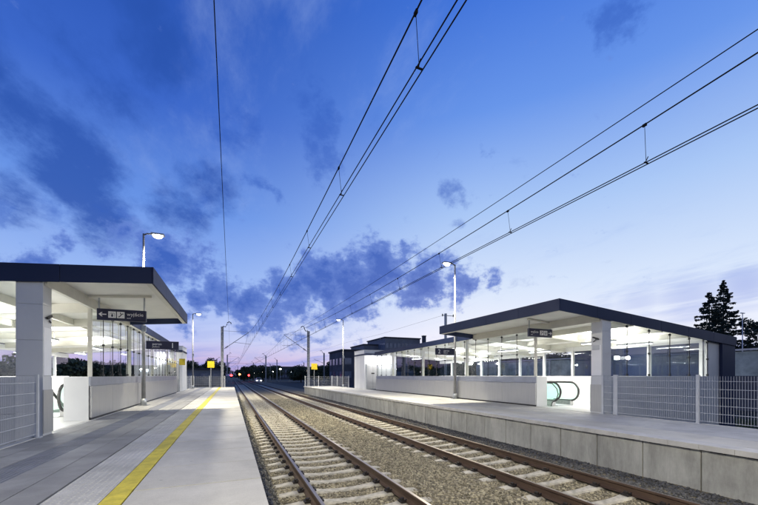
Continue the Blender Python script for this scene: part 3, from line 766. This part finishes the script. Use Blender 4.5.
# mast head of a side line seen above the right canopy
def side_mast():
    v, u = 25., 38.5
    t = thing('side_line_mast', 'dark mast head with insulators showing above the right canopy', 'mast', (v, u, -1), 'catenary masts beside the tracks')
    p = proj(v, u, 0)
    H = EYE+60*p[2]/F
    MB().box(v-.12, v+.12, u-.12, u+.12, -1, H+.25).build('mast_column', 'galv', t)
    MB().tube([(v-.5, u, H), (v+1.2, u, H)], .035, 6).build('cross_arm', 'dark', t)
    for x in (-.45, 0, 1.15):
        MB().tube([(v+x, u, H-.12), (v+x, u, H+.18)], .07, 8).build('insulator', 'dark', t)
    for k, y in enumerate((0,)):
        MB().tube([(v-.45, u, H-.02), (v-.6, u+20, H-.25), (v-.9, u+40, H-.1), (v-1.2, u+75, H-.4)], .012, 5).build('line_wire', 'wire', t)
side_mast()

# ------------------------------------------------------------------ background
def at(px, u):   # v for a picture column at distance u
    p = px-230.; k = p*CT/F; return k*u*CT/(1-k*ST)
def leaves(P, s, aspect=1.6):
    n = len(P); a = rng.normal(size=(n,3)); a /= np.linalg.norm(a, axis=1)[:,None]
    b = rng.normal(size=(n,3)); b -= a*(a*b).sum(1)[:,None]; b /= np.linalg.norm(b, axis=1)[:,None]
    s = (rng.uniform(.6, 1.3, n)*s)[:,None]
    V = np.stack([P-a*s*aspect, P+b*s, P+a*s*aspect, P-b*s], 1).reshape(-1,3)
    return V, np.arange(4*n).reshape(n,4)
def spruce(px, u, H, W, label, seed):
    v = at(px, u); t = thing('spruce_tree', label, 'tree', (v, u, -1), 'spruces beyond the right pavilion')
    r0 = np.random.default_rng(seed)
    MB().tube([(v, u, -1), (v, u, H*.5), (v, u, H)], .25, 8, r2=.02).build('trunk', 'bark', t)
    P = []; z = .8
    while z < H:
        f = 1-z/H; R = W*(f**.85)*r0.uniform(.75, 1.1)+.12; nb = int(5+6*f)
        for i in range(nb):
            th = r0.uniform(0, 2*PI); Rb = R*r0.uniform(.65, 1.12); k = int(24+170*Rb/W)
            tt = np.sqrt(r0.uniform(.0, 1, k)); side = r0.normal(0, .07, k)*(1.15-tt)*Rb*1.2
            droop = -.32*Rb*tt+.20*Rb*tt**2.5
            x = np.cos(th)*tt*Rb-np.sin(th)*side; y = np.sin(th)*tt*Rb+np.cos(th)*side
            P.append(np.stack([v+x, u+y, z+droop+r0.normal(0, .05, k)-np.abs(r0.normal(0,.12,k))], 1))
        z += .35+.38*f
    P = np.concatenate(P); V_, F_ = leaves(P, .085, 2.0); npmesh('crown', V_, F_, 'needle', t)
spruce(722.5, 36, 18.4, 6.4, 'tall dark spruce, the higher one behind the right pavilion roof', 3)
spruce(708.5, 35, 15.6, 5.8, 'shorter dark spruce left of the tall one behind the pavilion roof', 5)
def broad(v, u, H, W, label, seed, m='leaf', dens=1.0, zb=.25):
    r0 = np.random.default_rng(seed); t = thing('leafy_tree', label, 'tree', (v, u, -1), 'dark trees beyond the station')
    b = MB(); b.tube([(v, u, -1), (v+.1, u, H*.35), (v, u, H*.75)], .18+H*.012, 8, r2=.05)
    cl = []
    for i in range(int(12+W*2)):
        th = r0.uniform(0, 2*PI); rr = W*.5*math.sqrt(r0.uniform(0, 1)); zz_ = H*r0.uniform(zb, .88)
        sc = math.sin(PI*min(.98, max(.12, (zz_/H-zb+.12)/(1-zb+.1))))
        c = (v+math.cos(th)*rr*sc, u+math.sin(th)*rr*sc, zz_); cl.append((c, r0.uniform(.10, .2)*W))
        b.tube([(v, u, zz_*.55), c], .05, 5, r2=.015)
    b.build('trunk', 'bark', t)
    P = []
    for c, r in cl:
        k = int(200*dens*min(2.2, max(.5, r*r))); d = r0.normal(size=(k,3)); d /= np.linalg.norm(d, axis=1)[:,None]
        P.append(np.array(c)+d*(r*r0.uniform(.35, 1.1, k)**.6)[:,None]*np.array([1,1,.8]))
    V_, F_ = leaves(np.concatenate(P), .05+.012*W, 1.3); npmesh('crown', V_, F_, m, t)
broad(at(760, 34), 34, 13.0, 8, 'leafy dark tree at the right edge beyond the spruces', 11)
broad(at(738, 40), 40, 6.5, 7, 'low leafy tree in the gap below the tall spruce', 12)
# trees at the horizon: (px, u, H, W)
hz = [(243, 150, 4.5, 8), (252, 165, 5.5, 9), (262, 140, 5, 7), (246, 190, 4, 10), (212, 130, 6.5, 9), (219, 150, 4.8, 8), (203, 140, 4.2, 8), (196, 120, 4, 8),
      (300, 120, 4.0, 9), (318, 110, 4.5, 7), (335, 95, 5.0, 6), (272, 210, 7, 12), (188, 100, 4.6, 7), (330, 130, 6.2, 9), (350, 84, 7.0, 6),
      (150, 90, 2.6, 9), (118, 80, 2.8, 9), (100, 85, 3.4, 10), (80, 60, 3.0, 9), (60, 62, 3.2, 9), (20, 55, 3, 10),
      (430, 60, 5.2, 9), (455, 64, 5.8, 10), (480, 57, 5.2, 9), (505, 60, 5.6, 10), (530, 54, 5.0, 9), (556, 58, 6, 10), (582, 50, 5.2, 9), (606, 54, 6, 10), (632, 48, 5.4, 9), (655, 50, 6.4, 9), (678, 46, 6.2, 8), (697, 44, 6.0, 8)]
where = ['left of the red signals','behind the red signals','between the signals and the far building','farthest of the row over the rails','beside the left yellow board','right of the left yellow board','left of the left yellow board','just right of the left lift tower',
  'in front of the far lit building','left of the right yellow board','right of the right yellow board','behind the far lit building','behind the left lift tower','beyond the right yellow board','beside the right lift tower',
  'behind the rear half of the left pavilion','behind the left pavilion glass','seen past the left corner post','seen through the left opening','behind the left escalator','at the left edge behind the pavilion',
  'behind the rear half of the right pavilion','left of the right lamp post','right of the right lamp post','behind the middle of the right pavilion','behind the right hanging sign','behind the right escalator','seen through the right opening','behind the right pillar','behind the first end pane of the right pavilion','behind the middle end panes of the right pavilion','behind the last end panes of the right pavilion','below the spruces beside the pavilion end']
for i, (px, u, H, W) in enumerate(hz):
    broad(at(px, u), u, H, W, 'dark leafy tree %s' % where[i], 100+i, dens=.8, zb=.12)

def building(v0, v1, u0, u1, H, label, cols, rows_, m='bdark', litp=.0, side=True, wz=(1.5, 3.1), extra=None):
    t = thing('building', label, 'building', ((v0+v1)/2, (u0+u1)/2, -1)); r0 = random.Random(int(v0*7+u0))
    MB().box(v0, v1, u0, u1, -1.1, H).build('wall', m, t)
    MB().box(v0-.25, v1+.25, u0-.25, u1+.25, H, H+.35).build('roof', 'roofm', t)
    w = (v1-v0)/cols
    for r in range(rows_):
        z = H-1.0-(r+1)*wz[1]+.9
        if z < -.5: break
        for c in range(cols):
            x = v0+w*(c+.5); lit = r0.random() < litp
            o = MB().box(x-w*.3, x+w*.3, u0-.05, u0-.005, z, z+wz[0]).build('window', 'litwhite' if lit and r0.random() < .5 else ('litwin' if lit else 'bwin'), t)
        if side:
            ns = max(2, int((u1-u0)/w))
            for c in range(ns):
                y = u0+(u1-u0)*(c+.5)/ns; MB().box(v0-.05, v0-.005, y-w*.3, y+w*.3, z, z+wz[0]).build('window', 'bwin', t)
    return t
building(at(341.5, 80), at(341.5, 80)+16, 80, 92, 7.0, 'dark low block just left of the right lift tower', 6, 2)
building(at(363, 112), at(386, 112), 112, 126, 11.4, 'lower dark block with a band of windows above the right lift tower', 7, 3, 'bgrey')
building(at(384, 106), at(419, 106), 106, 122, 13.4, 'taller dark block with window rows behind the rear pavilion roof', 9, 4, 'bgrey')
building(at(264, 225), at(333, 225), 225, 240, 6.4, 'long low station building with lit windows on the horizon', 26, 2, 'bdark', .14, False)
building(at(186, 95)-14, at(222, 95), 95, 103, 2.6, 'long low grey shed behind the left platform end', 8, 1, 'bgrey', 0, False, (.8, 1.6))
t = thing('chimney', 'dark slim chimney right of the tallest block', 'chimney', (at(423.7, 104), 104, -1))
cx = at(423.7, 104); MB().box(cx-.5, cx+.5, 104, 105, -1, 14.2).build('stack', 'bdark', t); MB().box(cx-.6, cx+.6, 103.9, 105.1, 14.2, 14.5).build('cap', 'roofm', t)

# noise barrier behind the right pavilion
t = thing('noise_barrier', 'long noise barrier with pale top rail behind the right pavilion', 'barrier', (30, 15, -1))
for i in range(12):
    y0 = -9+i*4; b = MB().box(30, 30.08, y0+.08, y0+3.92, -1, .9+.3); b.build('lower_panel', 'bdark', t)
    MB().box(30.02, 30.06, y0+.08, y0+3.92, 1.2, 2.75).build('upper_panel', 'barr', t)
    MB().box(29.93, 30.12, y0-.08, y0+.08, -1, 2.8).build('post', 'galv', t)
MB().box(29.9, 30.15, -9, 39, 2.8, 2.92).build('top_rail', 'galvw', t)
# wooded embankment behind
b = MB()
vs = []; fs = []; n = 60
for i in range(n+1):
    y = -20+i*4
    for j, (x, z) in enumerate(((33, -1.0), (37, .8), (44, 1.9), (70, 2.3), (120, 2.0))): vs.append((x+random.uniform(-.5,.5), y, z+random.uniform(-.15,.15) if j else z))
for i in range(n):
    for j in range(4): fs.append((i*5+j, i*5+j+1, (i+1)*5+j+1, (i+1)*5+j))
struct(b.add(vs, fs).build('embankment', 'dirt'))
def hedge(x0, x1, y0, y1, z0, z1, n, s, label, name='hedge'):
    P = np.stack([rng.uniform(x0, x1, n), rng.uniform(y0, y1, n), z0+(z1-z0)*rng.uniform(0, 1, n)**.6*(1+.15*np.sin(rng.uniform(0, 6, n)))], 1)
    V_, F_ = leaves(P, s, 1.4); o = npmesh(name, V_, F_, 'leaf'); tag(o, label, 'hedge'); return o
hedge(31.5, 33.5, -6, 60, -1, 1.9, 9000, .11, 'dark hedge growing behind the noise barrier')
hedge(-19, -17, 4, 60, -1, .9, 9000, .10, 'dark hedge seen through the left pavilion glass')
# grass beyond the fence
P = np.stack([rng.uniform(11.3, 24, 26000), rng.uniform(-2, 12, 26000), np.full(26000, -1.03)], 1)
r = rng.uniform(.08, .22, len(P)); a = rng.uniform(0, 2*PI, len(P)); w = .012
V_ = np.stack([P+np.stack([np.cos(a)*w, np.sin(a)*w, 0*a], 1), P-np.stack([np.cos(a)*w, np.sin(a)*w, 0*a], 1), P+np.stack([rng.normal(0,.05,len(P)), rng.normal(0,.05,len(P)), r], 1)], 1).reshape(-1, 3)
o = npmesh('grass', V_, np.arange(len(V_)).reshape(-1, 3), 'grass'); struct(o, 'stuff'); tag(o, 'dark grass on the low ground behind the right fence', 'grass')

# unlit mast lamp at right, far lamps, signals
v, u = at(741.5, 27), 27
t = thing('tall_lamp_mast', 'slim white lamp mast in front of the spruces', 'street lamp', (v, u, -1))
hz_ = EYE+62*proj(v, u, 0)[2]/F
MB().tube([(v, u, -1), (v, u, hz_)], .09, 8, r2=.05).build('pole', 'signwhite', t); MB().box(v-.45, v+.45, u-.1, u+.1, hz_, hz_+.1).build('lamp_head', 'signwhite', t)
def signal(px, u, ypx, m, label, zb=-1):
    v = at(px, u); z = EYE+(375.5-ypx)*proj(v, u, 0)[2]/F
    t = thing('railway_signal', label, 'signal', (v, u, zb), 'lit railway signals down the line')
    MB().tube([(v, u+.1, zb), (v, u+.1, max(z-.4, zb+.2))], .07, 6).build('mast', 'galv', t)
    hd = MB().box(v-.32, v+.32, u, u+.2, z-.75, z+.45).build('signal_head', 'dark', t)
    MB().tube([(v, u-.05, z), (v, u-.01, z)], .30, 12).build('signal_lamp', m, hd)
signal(230.3, 120, 375.3, 'red', 'leftmost red railway signal, low on the horizon')
signal(238.6, 130, 374.3, 'orange', 'orange railway signal between the two red ones')
signal(247.8, 135, 375.3, 'red', 'right hand red railway signal on the horizon')
signal(316, 120, 367.0, 'orange', 'orange light beside the right yellow board')
def far_lamp(px, u, ypx, label, s=.35, m='streetw'):
    v = at(px, u); z = EYE+(375.5-ypx)*proj(v, u, 0)[2]/F; t = thing('far_lamp', label, 'street lamp', (v, u, -1), 'small distant lamps')
    MB().tube([(v, u, -1), (v, u, z+.1)], .07, 6).build('pole', 'galv', t); MB().box(v-s, v+s, u-s*.5, u-.02, z-s*.6, z+s*.3).build('lamp_head', m, t)
far_lamp(262.5, 150, 372, 'small warm lamp right of the red signals')
far_lamp(279.3, 160, 368.8, 'brighter white lamp before the far station building')
far_lamp(289.8, 160, 369.6, 'white lamp right of the brighter one before the far building')
far_lamp(329, 100, 369.5, 'small lamp just right of the right yellow board', .18)
for (px_, u_, y_, lb) in ((272, 170, 371.5, 'tiny lamp left of the two white lamps'), (297, 175, 371, 'tiny lamp right of the two white lamps'), (306, 140, 372.5, 'tiny lamp just left of the right catenary mast'), (253, 160, 373, 'tiny lamp above the pale car'), (322, 150, 371.5, 'tiny lamp behind the right yellow board')): far_lamp(px_, u_, y_, lb, .2)
far_lamp(334, 100, 369.5, 'small lamp left of the distant right lamp post', .18)
def car(px, u):
    v = at(px, u); t = thing('parked_car', 'pale car with bright headlights at the level of the signals', 'car', (v, u, -1))
    b = MB().prism_y([(v-.9, -.75), (v+.9, -.75), (v+.92, -.1), (v+.7, .0), (v+.58, .5), (v-.58, .5), (v-.7, .0), (v-.92, -.1)], u, u+4.2); b.build('body', 'white', t, bevel=.06)
    MB().box(v-.56, v+.56, u-.01, u-.002, .02, .42).build('windscreen', 'dark', t)
    for s in (-.62, .62):
        MB().box(v+s-.18, v+s+.18, u-.04, u-.005, -.45, -.25).build('headlight', 'wlamp', t)
        MB().tube([(v+s-.1, u+.7, -.75), (v+s+.1, u+.7, -.75)], .3, 10).build('wheel', 'rubber', t); MB().tube([(v+s-.1, u+3.4, -.75), (v+s+.1, u+3.4, -.75)], .3, 10).build('wheel', 'rubber', t)
car(258, 118)

# ------------------------------------------------------------------ world
W = bpy.data.worlds.new('World'); S.world = W; W.use_nodes = True; nt = W.node_tree; nt.nodes.clear()
out = N(nt, 'ShaderNodeOutputWorld'); tc = N(nt, 'ShaderNodeTexCoord'); sep = N(nt, 'ShaderNodeSeparateXYZ'); L(nt, tc.outputs['Generated'], sep.inputs[0])
sky = N(nt, 'ShaderNodeTexSky', sky_type='NISHITA'); sky.sun_disc = False; sky.sun_elevation = math.radians(1.5); sky.sun_rotation = math.radians(35)
bg1 = N(nt, 'ShaderNodeBackground', Strength=.05); L(nt, sky.outputs[0], bg1.inputs[0])
def ramp(fac, stops):
    r = nt.nodes.new('ShaderNodeValToRGB'); e = r.color_ramp.elements
    while len(e) < len(stops): e.new(.5)
    for i, (p, c) in enumerate(stops): e[i].position = p; e[i].color = c4(c)
    if not isinstance(fac, (int, float)): L(nt, fac, r.inputs[0])
    return r.outputs[0]
def s2l(*c): return tuple((x/255/12.92) if x/255 < .04045 else ((x/255+.055)/1.055)**2.4 for x in c)
Z = sep.outputs[2]
right = ramp(Z, [(0, s2l(226, 226, 248)), (.10, s2l(238, 241, 254)), (.22, s2l(216, 230, 252)), (.40, s2l(170, 200, 246)), (.58, s2l(104, 150, 234)), (.72, s2l(66, 118, 220)), (1, s2l(30, 66, 160))])
left = ramp(Z, [(0, s2l(150, 138, 205)), (.04, s2l(205, 188, 228)), (.09, s2l(196, 205, 245)), (.2, s2l(160, 190, 246)), (.38, s2l(104, 148, 230)), (.55, s2l(60, 104, 202)), (.70, s2l(40, 84, 180)), (1, s2l(20, 50, 130))])
# blend left->right by azimuth
rv = (CT, -ST)   # camera right in the horizontal plane = fixed compass direction
az = math_(nt, 'ADD', math_(nt, 'MULTIPLY', sep.outputs[0], rv[0]), math_(nt, 'MULTIPLY', sep.outputs[1], rv[1]))
mr = N(nt, 'ShaderNodeMapRange'); mr.interpolation_type = 'SMOOTHSTEP'; mr.inputs[1].default_value = -.45; mr.inputs[2].default_value = .30; L(nt, az, mr.inputs[0])
def mixc(f, a, b_):
    m_ = N(nt, 'ShaderNodeMix', data_type='RGBA'); 
    if isinstance(f, (int, float)): m_.inputs[0].default_value = f
    else: L(nt, f, m_.inputs[0])
    for k, x in ((6, a), (7, b_)):
        if isinstance(x, tuple): m_.inputs[k].default_value = c4(x)
        else: L(nt, x, m_.inputs[k])
    return m_.outputs[2]
base = mixc(mr.outputs[0], left, right)
def dirpx(x, y):
    a = (x-379)/F; b_ = (375.5-y)/F; d = Vector((ST+CT*a, CT-ST*a, b_)); return d.normalized()
# cloud coordinates
zc = math_(nt, 'MAXIMUM', math_(nt, 'ADD', Z, .16), .03)
comb = N(nt, 'ShaderNodeCombineXYZ'); L(nt, math_(nt, 'DIVIDE', sep.outputs[0], zc), comb.inputs[0]); L(nt, math_(nt, 'DIVIDE', sep.outputs[1], zc), comb.inputs[1])
def noise(vec, scale, detail, rough, off=(0,0,0), stretch=(1,1,1), rot=0):
    mp = N(nt, 'ShaderNodeMapping'); mp.inputs['Location'].default_value = off; mp.inputs['Scale'].default_value = stretch; mp.inputs['Rotation'].default_value = (0, 0, rot); L(nt, vec, mp.inputs[0])
    n_ = N(nt, 'ShaderNodeTexNoise', Scale=scale, Detail=detail, Roughness=rough); L(nt, mp.outputs[0], n_.inputs['Vector']); return n_.outputs[0]
GEN = tc.outputs['Generated']
def blobs(lst):
    acc = None
    for (x, y, rpx, w_) in lst:
        d = dirpx(x, y); rr = rpx/F*(math.cos(math.atan(math.hypot((x-379)/F, (375-y)/F)))**1.5)
        vd = N(nt, 'ShaderNodeVectorMath', operation='DISTANCE'); L(nt, GEN, vd.inputs[0]); vd.inputs[1].default_value = d
        m_ = N(nt, 'ShaderNodeMapRange'); m_.interpolation_type = 'SMOOTHSTEP'; m_.inputs[1].default_value = 0; m_.inputs[2].default_value = rr; m_.inputs[3].default_value = w_; m_.inputs[4].default_value = 0
        L(nt, vd.outputs['Value'], m_.inputs[0]); acc = m_.outputs[0] if acc is None else math_(nt, 'MAXIMUM', acc, m_.outputs[0])
    return acc
# cumulus: blobs of coverage in fixed sky directions, edges broken up by warping and noise
wn = N(nt, 'ShaderNodeTexNoise', Scale=7.0, Detail=7.0, Roughness=.62); L(nt, GEN, wn.inputs['Vector'])
ws = N(nt, 'ShaderNodeVectorMath', operation='SUBTRACT'); L(nt, wn.outputs['Color'], ws.inputs[0]); ws.inputs[1].default_value = (.5, .5, .5)
wm = N(nt, 'ShaderNodeVectorMath', operation='SCALE'); L(nt, ws.outputs[0], wm.inputs[0]); wm.inputs['Scale'].default_value = .22
wa = N(nt, 'ShaderNodeVectorMath', operation='ADD'); L(nt, GEN, wa.inputs[0]); L(nt, wm.outputs[0], wa.inputs[1]); WARP = wa.outputs[0]
n1 = noise(GEN, 13.0, 9, .66, stretch=(1, 1, 1.5)); n2 = noise(GEN, 34.0, 8, .62, (3, 1, 2), (1, 1, 1.5))
nn = math_(nt, 'ADD', math_(nt, 'MULTIPLY', n1, .62), math_(nt, 'MULTIPLY', n2, .38))
GEN0 = GEN; GEN = WARP
cov = blobs([(255,308,50,.85),(222,302,44,.75),(290,296,52,.95),(325,286,52,1),(355,285,60,1),(385,266,52,1),(402,256,36,.9),(425,284,50,.95),(460,288,34,.7),(492,280,26,.6),(190,305,40,.75),(345,308,46,.75),
   (30,262,44,.8),(0,252,36,.7),(58,246,30,.65),(118,250,40,.7),(160,256,60,.85),(190,262,40,.6),(300,318,40,.5),(560,283,26,.3)])
covs2 = blobs([(262,190,26,.8),(460,206,30,.85),(315,112,52,.8),(320,150,48,.8),(236,132,46,.75),(612,20,50,.85),(605,50,36,.6),(8,212,30,.7),(398,215,24,.5),(494,152,16,.6),(110,208,40,.6),(205,215,40,.55),(62,215,34,.6),(525,288,26,.4),(505,170,30,.3)])
GEN = GEN0
dens = math_(nt, 'ADD', cov, math_(nt, 'MULTIPLY', math_(nt, 'SUBTRACT', nn, .5), 2.1))
cd = N(nt, 'ShaderNodeMapRange'); cd.interpolation_type = 'SMOOTHSTEP'; cd.inputs[1].default_value = .18; cd.inputs[2].default_value = .60; L(nt, dens, cd.inputs[0])
dens2 = math_(nt, 'ADD', covs2, math_(nt, 'MULTIPLY', math_(nt, 'SUBTRACT', nn, .5), 2.0))
cdb = N(nt, 'ShaderNodeMapRange'); cdb.interpolation_type = 'SMOOTHSTEP'; cdb.inputs[1].default_value = .22; cdb.inputs[2].default_value = .9; L(nt, dens2, cdb.inputs[0])
# veils at the upper left
v1 = noise(comb.outputs[0], 1.5, 9, .64, (1.3, .2, 0), (1, .75, 1), .6); v2 = noise(comb.outputs[0], 4.2, 8, .66, (0, 4, 0), (1.3, .75, 1), .7)
vv = math_(nt, 'ADD', math_(nt, 'MULTIPLY', v1, .65), math_(nt, 'MULTIPLY', v2, .35))
covv = blobs([(120,90,170,.55),(165,55,100,1),(150,20,90,.8),(75,165,105,.95),(215,185,80,.8),(20,120,110,.7),(330,40,120,.3),(110,215,90,.7),(180,215,80,.8),(420,10,90,.2),(-60,60,160,.8),(20,200,70,.7)])
vd_ = N(nt, 'ShaderNodeMapRange'); vd_.interpolation_type = 'SMOOTHSTEP'; vd_.inputs[1].default_value = .61; vd_.inputs[2].default_value = .80; L(nt, math_(nt, 'ADD', vv, math_(nt, 'MULTIPLY', covv, .35)), vd_.inputs[0])
# light wisps
wl = noise(comb.outputs[0], 2.2, 8, .65, (7, 3, 0), (1, .5, 1), .9)
wd = N(nt, 'ShaderNodeMapRange'); wd.interpolation_type = 'SMOOTHSTEP'; wd.inputs[1].default_value = .5; wd.inputs[2].default_value = .75; wd.inputs[4].default_value = .42; L(nt, wl, wd.inputs[0])
# low streaks near the horizon
comb2 = N(nt, 'ShaderNodeCombineXYZ'); L(nt, az, comb2.inputs[0]); L(nt, math_(nt, 'MULTIPLY', math_(nt, 'SUBTRACT', Z, math_(nt, 'MULTIPLY', az, .12)), 11.0), comb2.inputs[1])
st = noise(comb2.outputs[0], 3.2, 7, .6, (2, 0, 0))
zm = N(nt, 'ShaderNodeMapRange'); zm.interpolation_type = 'SMOOTHSTEP'; zm.inputs[1].default_value = .11; zm.inputs[2].default_value = .05; L(nt, Z, zm.inputs[0])
sd = N(nt, 'ShaderNodeMapRange'); sd.interpolation_type = 'SMOOTHSTEP'; sd.inputs[1].default_value = .47; sd.inputs[2].default_value = .68
covs = blobs([(690,298,60,.13),(745,284,50,.17),(640,303,40,.10),(600,305,30,.06),(180,345,90,.08)])
L(nt, math_(nt, 'ADD', st, covs), sd.inputs[0])
sfac = math_(nt, 'MULTIPLY', math_(nt, 'MULTIPLY', sd.outputs[0], math_(nt, 'MAXIMUM', zm.outputs[0], math_(nt,'MULTIPLY',covs,4.0))), .75)
skyc = mixc(wd.outputs[0], base, s2l(150, 178, 236))
skyc = mixc(math_(nt, 'MULTIPLY', sfac, 1.0), skyc, s2l(130, 152, 228))
dark1 = ramp(Z, [(0, s2l(96, 110, 190)), (.2, s2l(70, 104, 196)), (.5, s2l(48, 88, 182)), (1, s2l(30, 66, 150))])
skyc = mixc(math_(nt, 'MULTIPLY', vd_.outputs[0], .85), skyc, s2l(40, 82, 172))
# cumulus shade: thin edges lighter, thick centres darker (depends on the cloud's own thickness)
cth = N(nt, 'ShaderNodeMapRange'); cth.inputs[1].default_value = .35; cth.inputs[2].default_value = .95; L(nt, dens, cth.inputs[0])
ccol = mixc(cth.outputs[0], s2l(112, 142, 218), s2l(44, 88, 184))
skyc = mixc(math_(nt, 'MULTIPLY', cdb.outputs[0], .62), skyc, s2l(50, 94, 190))
skyc = mixc(math_(nt, 'MULTIPLY', cd.outputs[0], .9), skyc, ccol)
below = N(nt, 'ShaderNodeMapRange'); below.inputs[1].default_value = -.02; below.inputs[2].default_value = 0; L(nt, Z, below.inputs[0])
skyc = mixc(below.outputs[0], s2l(40, 45, 75), skyc)
fw = math_(nt, 'ADD', math_(nt, 'MULTIPLY', sep.outputs[1], CT), math_(nt, 'MULTIPLY', sep.outputs[0], ST))
bk = N(nt, 'ShaderNodeMapRange'); bk.interpolation_type = 'SMOOTHSTEP'; bk.inputs[1].default_value = -.7; bk.inputs[2].default_value = .35; bk.inputs[3].default_value = .5; bk.inputs[4].default_value = 1; L(nt, fw, bk.inputs[0])
vm = N(nt, 'ShaderNodeVectorMath', operation='SCALE'); L(nt, skyc, vm.inputs[0]); L(nt, bk.outputs[0], vm.inputs['Scale'])   # the sky opposite the sunset is darker
bg2 = N(nt, 'ShaderNodeBackground', Strength=1.0); L(nt, vm.outputs[0], bg2.inputs[0])
ad = N(nt, 'ShaderNodeAddShader'); L(nt, bg1.outputs[0], ad.inputs[0]); L(nt, bg2.outputs[0], ad.inputs[1]); L(nt, ad.outputs[0], out.inputs[0])
bg1.inputs[1].default_value = .004
# ------------------------------------------------------------------ camera & render
cd_ = bpy.data.cameras.new('camera'); cam = bpy.data.objects.new('camera', cd_); COL.objects.link(cam)
cam.location = (0, 0, EYE); cam.rotation_euler = (PI/2, 0, -YAW); cd_.sensor_width = 36; cd_.lens = 36*F/758
cd_.shift_y = (375.5-252.5)/758; cd_.clip_start = .05; cd_.clip_end = 6000; S.camera = cam
S.render.engine = 'CYCLES'
S.view_settings.view_transform = 'Standard'; S.view_settings.look = 'None'; S.view_settings.exposure = 0; S.view_settings.gamma = 1
S.cycles.max_bounces = 8; S.cycles.transparent_max_bounces = 24; S.cycles.sample_clamp_indirect = 6
